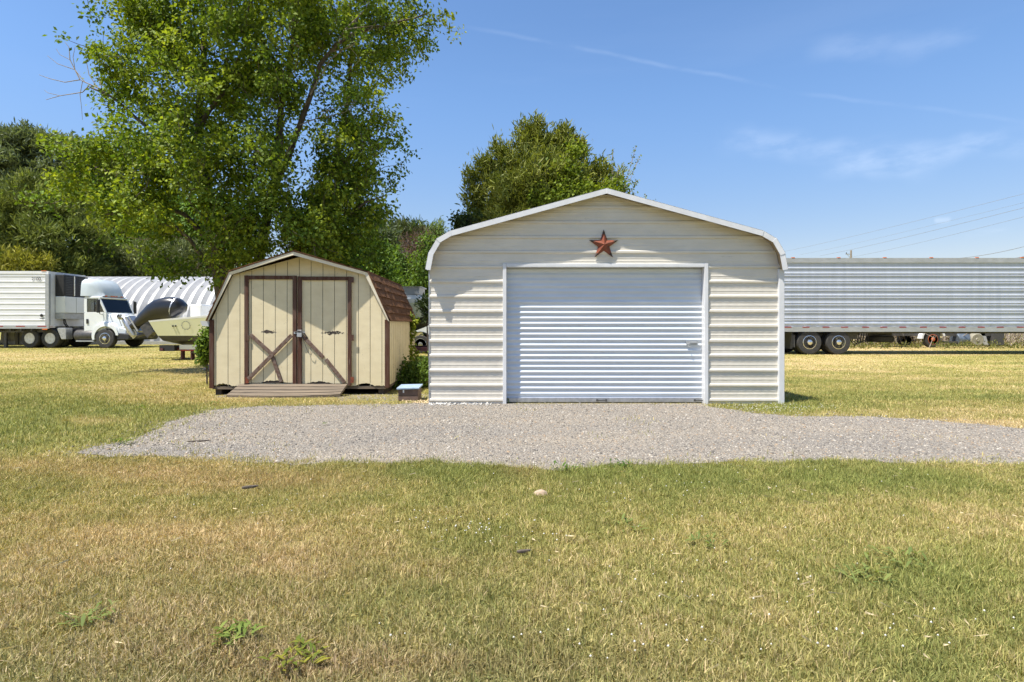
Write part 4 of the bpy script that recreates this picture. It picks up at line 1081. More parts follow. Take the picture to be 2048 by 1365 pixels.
# shrubs
leafy('shrub', 'bright leafy shrub at the left corner of the shed', 'shrub', base_at(414, 11.6), [(415,692,8,24,11.6,.18),(419,672,6,18,11.6,.14),(412,708,7,16,11.6,.16)], 150, 13, .075, .06, .06, (.06, .12, .014), (.16, .23, .03), 48, None, .018)
leafy('shrub', 'dark green shrub in the gap between shed and garage', 'shrub', base_at(828, 11.2), [(830,748,20,22,11.2,.3),(846,735,9,26,11.4,.2),(812,762,16,16,11.0,.25),(842,756,12,20,11.0,.25),(806,742,6,22,11.5,.12)], 260, 12, .07, .045, .07, (.045, .09, .014), (.13, .20, .03), 49, None, .02)
def shed_vine():
    rg = np.random.RandomState(5); D = 12.6
    x0 = P3(812, 650, D)[0]
    v = thing('wall_vine', 'yellow green vine hanging down the rear of the shed side wall', 'vine', (x0, D, 0))
    P = []
    for y in np.linspace(634, 765, 150):
        w = 9 if y < 700 else 15
        P.append(P3(815 - (y-640)*.02 + rg.normal()*w*.55, y, D + rg.normal()*.1))
    for _ in range(20): P.append(P3(822 + rg.normal()*6, 643 + rg.normal()*3, D))
    P = np.array(P); U = np.tile(np.array((.4, -.6, .2)), (len(P), 1))
    a = leaves(P, U, 9, .085, .07, .05, rg, (.10, .16, .015), (.27, .30, .03)); np_mesh('foliage', *a[:2], M['leaf'], a[2], v)
    s = [(P[i], P[i+1], .006, .006) for i in range(0, 149)]; V, T = twigs(s); np_mesh('stem', V, T, M['bark'], None, v)
shed_vine()

# small weeds, each plant its own thing
def weed(label, px, py, r, h, n, seed, cA=(.11, .165, .035), cB=(.23, .28, .065), upright=False, d=None, flat=False):
    rg = np.random.RandomState(seed); x, y = G(px, py); N = int(n*.75)
    a = rg.rand(N)*6.283
    el = rg.uniform(.05, .55, N) if not upright else rg.uniform(.7, 1.4, N)
    L = (.055*rg.uniform(.5, 1.25, N) if r > .08 else r*.6*rg.uniform(.6, 1.2, N)) if not upright else h*rg.uniform(.3, .8, N)
    ax = np.stack([np.cos(a)*np.cos(el), np.sin(a)*np.cos(el), np.sin(el)], 1); s = np.stack([-np.sin(a), np.cos(a), a*0], 1); w = (L*.13)[:, None]
    b = rg.rand(N)*6.283
    rad = np.stack([np.cos(b), np.sin(b), b*0], 1) * (rg.rand(N)**.6)[:, None]*(r*.62 if not upright else r*.35)
    p = np.array((0, 0, .012)) + rad + np.array((0, 0, 1))*rg.uniform(0, .03 if not upright else h*.3, N)[:, None]
    tip = p + ax*L[:, None]; mid = p + ax*(L*.55)[:, None] + np.array((0, 0, 1))*(L*.10)[:, None]
    V = np.stack([p - s*w*.35, p + s*w*.35, mid + s*w, tip, mid - s*w], 1)
    T = (np.array([(0,1,2),(0,2,4),(4,2,3)])[None] + (np.arange(N)*5)[:, None, None]).reshape(-1, 3)
    q = rg.rand(N, 1); c = np.repeat(np.array(cA)*(1-q) + np.array(cB)*q, 5, 0)
    o = np_mesh('weed', V.reshape(-1, 3), T, M['leaf'], c); o.location = (x, y, .004); return tag(o, label, 'plant')
weed('tall leafy weed at the foot of the left garage wall', 893, 806, .10, .22, 46, 1, (.12, .19, .03), (.28, .32, .07), upright=True)
weed('tiny dark weed against the bottom of the roll-up door', 1018, 808.5, .04, .11, 12, 2, (.03, .06, .015), (.07, .11, .03), upright=True)
weed('dark broadleaf clump on the near driveway edge, right of the pale stone', 1240, 936, .16, .12, 50, 3, (.035, .09, .012), (.08, .15, .02))
weed('low green clump on the near driveway edge above the pale stone', 1130, 942, .18, .09, 50, 4, (.05, .12, .014), (.10, .18, .025))
weed('spiky green rosette low in the left foreground lawn', 470, 1283, .13, .14, 60, 5, (.11, .165, .03), (.22, .27, .06))
weed('dark flat rosette near the left foreground edge', 180, 1248, .15, .07, 44, 6, (.12, .165, .045), (.23, .27, .075))
weed('dark thistle like patch in the right lawn, the larger', 1790, 1128, .26, .07, 60, 7, (.12, .165, .045), (.23, .27, .075))
weed('dark thistle like patch in the right lawn, the nearer and smaller', 1730, 1163, .20, .07, 46, 8, (.12, .165, .045), (.23, .27, .075))
weed('dark green weed in the mid right lawn', 1410, 1090, .17, .07, 46, 9, (.12, .165, .045), (.23, .27, .075))
weed('small dark weed in the centre lawn', 1262, 1062, .12, .06, 30, 10, (.12, .165, .045), (.23, .27, .075))
weed('yellow flowering low weed near the bottom of the lawn', 590, 1330, .14, .08, 60, 11, (.10, .14, .02), (.30, .28, .04))
weed('green tuft on the left tip of the driveway', 245, 889, .16, .08, 40, 12, (.06, .12, .014), (.13, .19, .03))
weed('bright weed on the grass left of the driveway', 280, 820, .2, .09, 44, 13, (.08, .13, .014), (.17, .22, .03))
weed('green weed at the driveway edge below the shed corner', 428, 810, .13, .1, 40, 14, (.06, .12, .014), (.13, .19, .03))
weed('small weed under the centre of the ramp', 545, 806, .09, .07, 26, 15, (.06, .12, .014), (.14, .2, .03))
weed('lone green sprout in the gravel, left of centre', 650, 853, .06, .04, 16, 16, (.06, .12, .014), (.14, .2, .03))
# ------------------------------------------------------------------ vehicles, hut, poles
def wheel(parent, x, y, r, w, rim_mat, face=-1, deep=False, hub=None, rr=.56):
    """wheel with its axle along y; face = side (-1 towards the camera) that shows the rim"""
    p = thing_part('wheel', parent); p.location = (x, y, r)
    f = face; hw = w/2
    pr = [(r*rr, -hw), (r*.80, -hw), (r*.93, -hw*.96), (r*.985, -hw*.72), (r, -hw*.4), (r, hw*.4), (r*.985, hw*.72), (r*.93, hw*.96), (r*.80, hw), (r*rr, hw), (r*rr, -hw)]
    t = MB(); t.lathe(pr, (0, 0, 0), 'y', 40)
    for k in (-.35, 0, .35): t.lathe([(r*1.004, hw*(k-.03)), (r*1.004, hw*(k+.03))], (0, 0, 0), 'y', 40)
    t.build('tyre', M['rubber'], p, smooth=True, angle=40)
    m = MB(); R1 = r*rr + .003
    if deep: prof = [(R1, f*hw*1.02), (R1*.93, f*hw*1.02), (R1*.86, f*hw*.5), (R1*.80, -f*hw*.1), (R1*.5, -f*hw*.2), (R1*.36, -f*hw*.2), (R1*.34, f*hw*.25), (0, f*hw*.25)]
    else: prof = [(R1, f*hw*1.0), (R1*.93, f*hw*1.03), (R1*.86, f*hw*.78), (R1*.76, f*hw*.62), (R1*.5, f*hw*.74), (R1*.44, f*hw*.78), (R1*.40, f*hw*.9), (R1*.36, f*hw*1.2), (R1*.2, f*hw*1.32), (0, f*hw*1.34)]
    m.lathe(prof, (0, 0, 0), 'y', 36); m.build('rim', rim_mat, p, smooth=True, angle=40)
    h = MB()
    for k in range(10):
        a = 2*math.pi*k/10
        if not deep: h.lathe([(.018, f*hw*.72), (.018, f*hw*.92), (.012, f*hw*.95)], (R1*.6*math.cos(a), 0, R1*.6*math.sin(a)), 'y', 8)
        else: h.lathe([(.05, -f*hw*.12), (.05, -f*hw*.05)], (R1*.66*math.cos(a*2), 0, R1*.66*math.sin(a*2)), 'y', 10) if k < 5 else None
    if deep: h.lathe([(.13, -f*hw*.19), (.13, f*hw*.3), (.08, f*hw*.4), (0, f*hw*.4)], (0, 0, 0), 'y', 16)
    h.build('hub_bolt' if not deep else 'hand_hole', M['dark_metal'], p)
    return p
def text(parent, s, size, loc, m, name='number'):
    c = bpy.data.curves.new(name, 'FONT'); c.body = s; c.size = size; c.align_x = 'CENTER'; c.extrude = .002
    tmp = bpy.data.objects.new(name + '_curve', c); COL.objects.link(tmp)
    me = bpy.data.meshes.new_from_object(tmp.evaluated_get(bpy.context.evaluated_depsgraph_get())); bpy.data.objects.remove(tmp)
    me.materials.clear(); me.materials.append(m)
    o = bpy.data.objects.new(name, me); COL.objects.link(o); o.parent = parent; o.location = loc; o.rotation_euler = (R(90), 0, 0); return o

def reefer():
    """white refrigerated trailer: front face at x = 0, body runs to -x, near side at y = 0"""
    t = thing('trailer', 'white ribbed refrigerated trailer hitched behind the white tractor', 'trailer', (P3(97, 650, 29.5)[0], 29.5, 0), R(1.2), 'parked trailers')
    L, Wd, zb, zt = 13.7, 2.6, 1.02, 4.0
    MB().box(-L, 0, .02, Wd, zb+.12, zt-.005).build('body', M['trailer_white'], t)
    mb = MB()
    for k in range(9):  # horizontal ribs
        z = zb + .42 + k*.285; mb.add([(-L, .019, z), (-.16, .019, z), (-.16, .004, z+.008), (-L, .004, z+.008), (-L, .004, z+.05), (-.16, .004, z+.05), (-L, .019, z+.06), (-.16, .019, z+.06)], [(0,1,2,3),(3,2,5,4),(4,5,7,6)])
    mb.build('side_rib', M['trailer_white'], t)
    MB().box(-L, .01, -.012, .06, zb, zb+.17).build('lower_rail', M['alu_rail'], t)
    MB().box(-L, .005, -.01, .06, zt-.14, zt).build('top_rail', M['trailer_white'], t)
    MB().box(-.16, .02, -.015, .12, zb+.171, zt-.141).build('corner_post', M['alu_rail'], t)
    MB().box(-.10, .015, Wd-.12, Wd+.01, zb, zt).build('corner_post', M['trailer_white'], t)
    for k in range(12):
        x = -.55 - k*1.1
        MB().box(x, x+.45, -.017, -.0125, zb+.10, zb+.15).build('reflector', M['red_tape'], t)
    MB().box(-.3, -.05, -.03, .0, zb-.06, zb-.005).build('marker_lamp', M['amber'], t)
    MB().box(-.35, -.12, -.03, .05, zt+.001, zt+.03).build('roof_lamp', M['amber'], t)
    text(t, '2100', .24, (-.62, -.014, 3.52), M['dark_metal'])
    ring = MB(); ring.lathe([(.05, 0), (.085, 0), (.085, -.003), (.05, -.003), (.05, 0)], (-.34, -.013, 1.70), 'y', 20); ring.build('emblem', M['dark_metal'], t)
    MB().box(-.44, -.26, -.015, -.0125, 1.52, 1.55).build('plate', M['dark_metal'], t)
    # cooling unit on the nose
    u = thing_part('cooling_unit', t)
    MB().box(.021, .48, .42, 2.18, 2.72, 3.86).build('grille_housing', M['black_matt'], u, bevel=.03)
    MB().box(.021, .52, .42, 1.22, 1.85, 2.715).build('service_panel', M['white_paint'], u, bevel=.02)
    MB().box(.021, .52, 1.245, 2.18, 1.85, 2.715).build('service_panel', M['white_paint'], u, bevel=.02)
    MB().box(.021, .46, .42, 2.18, 1.52, 1.845).build('lower_panel', M['alu_rail'], u, bevel=.02)
    mb = MB()
    for k in range(11): z = 2.82+k*.09; mb.box(.481, .50, .50, 1.0, z, z+.03)
    mb.build('grille', M['dark_metal'], u); mb = MB()
    for k in range(8): z = 2.86+k*.12; mb.box(.481, .497, 1.45, 2.1, z, z+.03)
    mb.build('grille', M['dark_metal'], u)
    mb = MB(); mb.tube([(.5, 1.12, 2.76), (.5, 1.12, 3.82)], .035, 8); mb.build('chrome_strip', M['chrome'], u)
    mb = MB(); mb.tube([(.1, .9, 1.52), (.15, .86, 1.3), (.2, .98, 1.1), (.5, .95, 1.0)], .03, 6); mb.tube([(.1, .98, 1.52), (.16, 1.0, 1.25), (.3, 1.03, 1.05)], .025, 6); mb.build('air_hose', M['black_matt'], u)
    # underframe
    mb = MB(); mb.box(-L, -.1, .35, .55, .82, zb); mb.box(-L, -.1, 2.05, 2.25, .82, zb)
    for k in range(24): mb.box(-.4-k*.55, -.33-k*.55, .05, Wd-.05, .9, zb-.002)
    mb.build('chassis', M['dark_metal'], t)
    for y in (.45, 2.1): MB().box(-2.62, -2.48, y-.06, y+.06, .02, .83).build('landing_leg', M['dark_metal'], t)
    for x in (-11.2, -12.4):
        for y, f in ((.18, -1), (Wd-.18, 1)): wheel(t, x, y, .5, .34, M['rim_white'], f, True)
    c = copy_tree(t); c['label'] = 'second white refrigerated trailer, mostly hidden behind the first'
    c.location = (P3(180, 650, 36.4)[0], 33.6, 0)
reefer()

def tractor():
    """heading +x; front axle at x = 0; near side -y"""
    t = thing('truck', 'white day-cab semi truck with roof fairing parked on the grass', 'truck', (P3(210, 650, 29.5)[0], 30.72, 0), R(-3.0))
    w = 1.02
    # cab shell from a side outline
    def side(poly, y0, y1, m, name, par=t, bevel=.03, **k): return MB().prism(poly, lambda u, v, y: (u, y, v), y0, y1).build(name, m, par, bevel=bevel, **k)
    low = [(-1.24, .86), (-.10, .86), (-.02, 1.10), (-.02, 1.86), (-1.24, 1.86)]
    side(low, -w, w, M['white_paint'], 'cab_body')
    # upper cab: pillars and roof, leaving real openings
    roof = [(-1.26, 2.58), (-.42, 2.58), (-.36, 2.66), (-.46, 2.72), (-1.22, 2.72)]
    side(roof, -w+.02, w-.02, M['white_paint'], 'cab_roof')
    for s in (-1, 1):
        y0, y1 = sorted((s*w, s*(w-.07)))
        side([(-1.24, 1.862), (-1.08, 1.862), (-1.08, 2.579), (-1.24, 2.579)], y0, y1, M['white_paint'], 'pillar', bevel=.01)
        side([(-.14, 1.862), (-.02, 1.862), (-.36, 2.579), (-.46, 2.579)], y0, y1, M['white_paint'], 'pillar', bevel=.01)
    MB().box(-1.24, -1.18, -w+.08, -.62, 1.862, 2.579).box(-1.24, -1.18, .62, w-.08, 1.862, 2.579).box(-1.24, -1.18, -.619, .619, 2.44, 2.579).box(-1.24, -1.18, -.619, .619, 1.862, 1.98).build('rear_panel', M['white_paint'], t)
    MB().hexa([(-.055, -w+.075, 1.88), (-.055, w-.075, 1.88), (-.075, w-.075, 1.88), (-.075, -w+.075, 1.88), (-.385, -w+.075, 2.57), (-.385, w-.075, 2.57), (-.405, w-.075, 2.57), (-.405, -w+.075, 2.57)]).build('windscreen', M['cab_glass'], t)
    for s in (-1, 1):
        d = thing_part('door', t); y = s*(w+.004)
        ya, yb = sorted((s*(w+.001), s*(w+.016)))
        side([(-1.14, .90), (-.16, .90), (-.16, 1.88), (-1.14, 1.88)], ya, yb, M['white_paint'], 'door_panel', d, bevel=.012)
        ya, yb = sorted((s*(w-.03), s*(w-.02)))
        side([(-1.078, 1.864), (-.145, 1.864), (-.45, 2.577), (-1.078, 2.577)], ya, yb, M['cab_glass'], 'side_window', d, bevel=0)
        MB().box(-1.08, -.98, min(y, y+s*.03)+s*.016, max(y, y+s*.03)+s*.016, 1.28, 1.52).build('handle', M['black_matt'], d)
        MB().box(-.70, -.66, min(s*(w-.019), s*(w+.004)), max(s*(w-.019), s*(w+.004)), 1.864, 2.50).build('window_bar', M['black_matt'], d)
    MB().box(-.9, -.5, -.75, -.25, 1.5, 2.3).box(-.9, -.5, .25, .75, 1.5, 2.3).build('seat', M['black_matt'], t, bevel=.06)
    mb = MB(); mb.lathe([(.21, -.012), (.235, 0), (.21, .012)], (-.38, .5, 1.92), 'z', 24); mb.build('steering_wheel', M['black_matt'], t)
    # hood: lofted, sloping to the grille, with bulging fenders
    rings = []
    for x, hw_, z0, z1 in ((-.02, .98, 1.0, 1.84), (.35, .86, 1.0, 1.74), (.75, .76, .95, 1.60), (1.05, .70, .85, 1.42), (1.18, .62, .80, 1.20)):
        rings.append([(x, -hw_, z0), (x, -hw_, z1-.18), (x, -hw_+.09, z1-.05), (x, -hw_*.4, z1), (x, hw_*.4, z1), (x, hw_-.09, z1-.05), (x, hw_, z1-.18), (x, hw_, z0)])
    MB().loft(rings, caps=True).build('hood', M['white_paint'], t, smooth=True, angle=50)
    mb = MB()
    for k in range(5): mb.box(1.15+.0*k, 1.21, -.48, .48, .86+k*.075, .90+k*.075)
    mb.build('grille', M['chrome'], t)
    MB().box(1.10, 1.19, -.5, .5, .82, 1.24).build('grille_opening', M['black_matt'], t)
    for s in (-1, 1):
        mb = MB(); rr = []
        for k in range(15):  # fender arch
            a = math.pi*(1.06 - 1.0*k/14); ri, ro = .58, .66 + .10*math.sin(math.pi*k/14)
            cx, cz = .02, .56
            yo, yi = s*1.16, s*.70
            rr.append([(cx+ri*math.cos(a)*1.02, yo, cz+ri*math.sin(a)), (cx+ro*math.cos(a)*1.08, yo*.995, cz+ro*math.sin(a)), (cx+ro*math.cos(a)*1.05, (yo*.8+yi*.2), cz+ro*math.sin(a)*1.10), (cx+ro*math.cos(a), yi, cz+ro*math.sin(a)*1.12), (cx+ri*math.cos(a), yi, cz+ri*math.sin(a))])
        mb.loft(rr, closed=True, caps=True)
        mb.build('fender', M['white_paint'], t, smooth=True, angle=50)
        MB().hexa([(.64, s*.72, .62), (.98, s*.55, .62), (.98, s*1.0, .62), (.64, s*1.15, .62), (.66, s*.72, 1.14), (1.05, s*.55, 1.02), (1.02, s*.92, .98), (.66, s*1.08, 1.10)]).build('fender_nose', M['white_paint'], t, bevel=.04)
        MB().box(1.0, 1.06, min(s*.62, s*.92), max(s*.62, s*.92), .74, .94).build('headlight', M['chrome'], t, bevel=.02)
        # mirrors
        mi = thing_part('mirror', t); y = s*1.24
        MB().box(-.26, -.16, min(y, y+s*.17), max(y, y+s*.17), 1.84, 2.52).build('mirror_head', M['black_matt'], mi, bevel=.03)
        MB().tube([(-.2, s*1.0, 2.56), (-.2, y, 2.55), (-.2, y, 1.78), (-.2, s*1.0, 1.74)], .018, 6).build('mirror_arm', M['black_matt'], mi)
        sm = thing_part('hood_mirror', t)
        MB().lathe([(.0, .03), (.10, .02), (.11, -.02), (0, -.03)], (.62, s*.98, 1.66), 'x', 16).build('mirror_head', M['black_matt'], sm)
        MB().tube([(.62, s*.98, 1.58), (.72, s*.9, 1.15)], .012, 6).build('mirror_arm', M['black_matt'], sm)
    # bumper
    MB().prism([(.62, .42), (1.22, .42), (1.30, .50), (1.30, .74), (.62, .80)], lambda u, v, y: (u, y, v), -1.12, 1.12).build('bumper', M['black_matt'], t, bevel=.05)
    for y in (-.55, -.18, 0, .18, .55): MB().box(-.48, -.38, y-.06, y+.06, 2.721, 2.77).build('roof_lamp', M['amber'], t)
    # roof fairing
    sec = []
    for x, hw_, z in ((-1.40, 1.0, 3.64), (-1.12, .99, 3.66), (-.9, .95, 3.6), (-.66, .86, 3.38), (-.50, .78, 3.12), (-.42, .74, 2.86), (-.40, .72, 2.76)):
        sec.append([(x, -hw_-.06, 2.725), (x, -hw_-.02, max(2.74, z-.34)), (x, -hw_+.04, max(2.75, z-.14)), (x, -hw_*.75, z), (x, hw_*.75, z), (x, hw_-.04, max(2.75, z-.14)), (x, hw_+.02, max(2.74, z-.34)), (x, hw_+.06, 2.725)])
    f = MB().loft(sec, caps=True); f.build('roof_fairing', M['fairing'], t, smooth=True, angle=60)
    # chassis, tanks, rear wheels
    mb = MB(); mb.box(-4.9, .9, -.45, -.33, .70, .94); mb.box(-4.9, .9, .33, .45, .70, .94); mb.box(-3.6, -2.6, -.55, .55, .95, 1.06); mb.build('chassis', M['dark_metal'], t)
    MB().box(-2.0, -1.3, -.3, .3, .5, 1.0).build('gearbox', M['dark_metal'], t)
    for s in (-1, 1):
        MB().lathe([(0, -.62), (.27, -.62), (.30, -.58), (.30, .62), (.27, .66), (0, .66)], (-1.12, s*.84, .66), 'x', 24).build('fuel_tank', M['dark_metal'], t, smooth=True, angle=40)
        MB().box(-1.6, -.62, min(s*.86, s*1.12), max(s*.86, s*1.12), .34, .40).build('step', M['alu_rail'], t)
        wheel(t, 0, s*1.0, .51, .32, M['chrome'], s)
        for x in (-2.98, -4.10):
            wheel(t, x, s*.98, .51, .34, M['rim_white'], s, True)
            wheel(t, x, s*.60, .51, .30, M['rim_white'], s, True)
        MB().hexa([(-2.36, s*.72, .46), (-2.10, s*.72, .46), (-2.10, s*1.16, .46), (-2.36, s*1.16, .46), (-2.62, s*.72, 1.06), (-2.12, s*.72, 1.06), (-2.12, s*1.16, 1.06), (-2.62, s*1.16, 1.06)]).build('quarter_fender', M['galv'], t, bevel=.02)
    MB().box(-1.45, -1.27, .3, .55, 1.0, 3.2).build('exhaust_stack', M['chrome'], t)
tractor()

def silver_trailer():
    D = 23.2; z = lambda py: CH-(py-650)/F*D
    X = lambda px: (px-1024)/F*D
    t = thing('trailer', 'long silver ribbed semi trailer right of the garage', 'trailer', (X(1500), D, 0), R(-.15))
    L, Wd, zb, zt = 15.6, 2.58, z(663), z(516.5)
    MB().box(0, L, .02, Wd, zb+.02, zt-.01).build('body', M['aluminium'], t)
    mb = MB()
    for py in (537, 547.5, 552, 562.5, 567, 577, 581.5, 591.5, 596, 606.5, 611, 621.5, 626, 636.5, 641):
        zz = z(py); mb.add([(0.1, .019, zz+.045), (L, .019, zz+.045), (L, -.004, zz+.028), (.1, -.004, zz+.028), (L, -.004, zz-.012), (.1, -.004, zz-.012), (L, .019, zz-.02), (.1, .019, zz-.02)], [(0,1,2,3),(3,2,4,5),(5,4,6,7)])
    mb.build('side_rib', M['aluminium'], t)
    mb = MB(); n = 60; rg = random.Random(2)   # dented kick panel below the lowest rib
    rows = []
    for zz, a in ((z(643.5), 0), (z(646), 1), (z(649), 1), (z(652), 0)):
        rows.append([(L*i/(n*2), .017 - a*(.012+.022*abs(math.sin(i*.78+zz*2))), zz) for i in range(n*2+1)])
    mb.loft(rows); mb.build('kick_panel', M['aluminium'], t, smooth=True)
    MB().box(0, L, -.03, .05, zb-.02, z(653.5)).build('lower_rail', M['alu_rail'], t)
    MB().box(0, L, -.02, .06, z(526), zt).build('top_rail', M['alu_rail'], t)
    for px in (1575, 1611, 1651, 1688, 1730, 1766, 1804, 1845, 1884, 1922, 1960, 1998, 2038):
        x = X(px)-X(1500); MB().box(x-.14, x+.14, -.036, -.0305, z(655.6), z(653.8)).build('reflector', M['red_tape'], t)
    for px in (1586, 1677, 1769, 1862, 1953, 2043):
        x = X(px)-X(1500); MB().box(x-.06, x+.06, -.03, .04, zt+.001, zt+.028).build('marker_lamp', M['amber'], t)
    mb = MB(); mb.box(.3, L, .55, .67, .86, zb-.03); mb.box(.3, L, 1.9, 2.02, .86, zb-.03)
    for k in range(26): mb.box(.3+k*.58, .37+k*.58, .06, Wd-.06, .97, zb-.022)
    mb.box(X(1585)-X(1500), X(1730)-X(1500), .5, .66, .62, .86); mb.box(X(1585)-X(1500), X(1730)-X(1500), 1.9, 2.06, .62, .86)
    mb.build('chassis', M['dark_metal'], t)
    for px in (1619.5, 1677.5):
        x = X(px)-X(1500)
        for y, f in ((.16, -1), (.52, -1), (Wd-.16, 1), (Wd-.52, 1)): wheel(t, x, y, .505, .30, M['chrome'], f, rr=.545)
        MB().tube([(x, .2, .5), (x, Wd-.2, .5)], .08, 10).build('axle', M['dark_metal'], t)
    mb = MB(); x0 = X(1583)-X(1500); mb.box(x0, x0+.02, -.02, .62, .24, .98); mb.build('mudflap', M['black_matt'], t)
    mb = MB(); x0 = X(1591)-X(1500); mb.box(x0-.16, x0, .05, .62, .3, .8); mb.build('flap_bracket', M['dark_metal'], t)
    mb = MB(); rg = random.Random(4)    # hanging air lines
    for k in range(5):
        x = X(1712+k*5)-X(1500); mb.tube([(x, .6, .95), (x+.1, .55, .55), (x+.25, .5, .36+.05*k), (x+.4, .55, .5), (x+.5, .6, .95)], .02, 5)
    mb.build('air_hose', M['black_matt'], t)
    # spare wheel slung flat beneath
    sp = thing_part('spare_wheel', t); x = X(1797)-X(1500)
    MB().lathe([(.26, -.12), (.46, -.13), (.52, -.07), (.52, .07), (.46, .13), (.26, .12), (.26, -.12)], (x, 1.2, .62), 'z', 32).build('tyre', M['rubber'], sp, smooth=True)
    MB().box(x-.5, x+.5, 1.15, 1.25, .76, .97).build('carrier', M['dark_metal'], sp)
silver_trailer()

def old_truck():
    D = 30.5; X = lambda px: (px-1024)/F*D; z = lambda py: CH-(py-650)/F*D
    t = thing('truck', 'derelict truck chassis with orange wheel seen under the silver trailer', 'truck', (X(1862), D, 0))
    o = X(1862); gz = z(690)
    wheel(t, 0, 0, .44, .3, M['orange'], -1, rr=.6); wheel(t, 0, 2.0, .44, .3, M['orange'], 1, rr=.6)
    mb = MB()
    for k in range(11):
        a0 = math.pi*(.98-.88*k/11); a1 = math.pi*(.98-.88*(k+1)/11)
        mb.hexa([(.56*math.cos(a0), -.2, .44+.56*math.sin(a0)), (.66*math.cos(a0), -.2, .44+.66*math.sin(a0)), (.66*math.cos(a0), .3, .44+.66*math.sin(a0)), (.56*math.cos(a0), .3, .44+.56*math.sin(a0)),
                 (.56*math.cos(a1), -.2, .44+.56*math.sin(a1)), (.66*math.cos(a1), -.2, .44+.66*math.sin(a1)), (.66*math.cos(a1), .3, .44+.66*math.sin(a1)), (.56*math.cos(a1), .3, .44+.56*math.sin(a1))])
    mb.build('fender', M['trailer_white'], t)
    MB().box(-3.6, 4.0, .1, .3, .62, .86).box(-3.6, 4.0, 1.7, 1.9, .62, .86).box(.75, 1.6, .0, .8, .24, .34).build('chassis', M['dark_metal'], t)
    MB().box(-2.6, -.5, .3, 1.7, .95, 1.7).build('cab', M['trailer_white'], t, bevel=.05)
    MB().lathe([(0, -.5), (.34, -.5), (.36, -.46), (.36, .1), (.34, .14), (0, .14)], (X(1935)-o, .25, .42), 'x', 24).build('fuel_tank', M['tank_blue'], t, smooth=True)
    MB().lathe([(0, -.06), (.08, -.07), (.10, -.04), (.30, -.05), (.36, 0), (.36, .4), (0, .4)], (X(1951)-o, -.1, .42), 'y', 28).build('air_tank', M['khaki'], t, smooth=True)
    MB().box(X(1985)-o, X(2010)-o, 0, .8, .05, 1.0).build('engine_block', M['dark_metal'], t, bevel=.08)
    MB().hexa([(X(1968)-o, .1, .1), (X(1982)-o, .1, .1), (X(1982)-o, .7, .1), (X(1968)-o, .7, .1), (X(1962)-o, .1, .95), (X(1972)-o, .1, 1.0), (X(1972)-o, .7, 1.0), (X(1962)-o, .7, .95)]).build('bent_panel', M['hut'], t, bevel=.05)
old_truck()
def brush():
    rg = np.random.RandomState(12); D = 34.0; segs = []
    for _ in range(950):
        px = rg.uniform(1560, 2140); x = P3(px, 650, D)[0] + rg.normal()*.3; y = D + rg.normal()*1.2
        h = rg.uniform(.4, 2.1); lean = rg.normal(size=2)*.5
        p0 = np.array((x, y, 0)); p1 = p0 + np.array((lean[0]*h, lean[1]*h, h)); r = rg.uniform(.012, .035)
        segs.append((p0, p1, r, r*.4))
        for _ in range(2):
            q = p0 + (p1-p0)*rg.uniform(.4, .9); segs.append((q, q + rg.normal(size=3)*.3 + np.array((0, 0, .25)), r*.5, r*.2))
    V, T = twigs(segs, 4)
    tag(np_mesh('brush', V, T, M['bark_light']), 'tangled dry brush behind the silver trailer', kind='stuff')
    P = []
    for _ in range(420):
        px = rg.uniform(1640, 2120); P.append((P3(px, 650, 29.5)[0], 29.2 + rg.normal()*.5 + 1.5*(rg.rand() < .5)*3, abs(rg.normal())*.16))
    P = np.array(P); U = np.tile(np.array((0, 0, 1.)), (len(P), 1))
    a = leaves(P, U, 8, .13, .06, .10, rg, (.07, .10, .02), (.24, .22, .08), droop=-.8)
    tag(np_mesh('undergrowth', *a[:2], M['leaf'], a[2]), 'weedy growth along the brush line behind the silver trailer', kind='stuff')
brush()

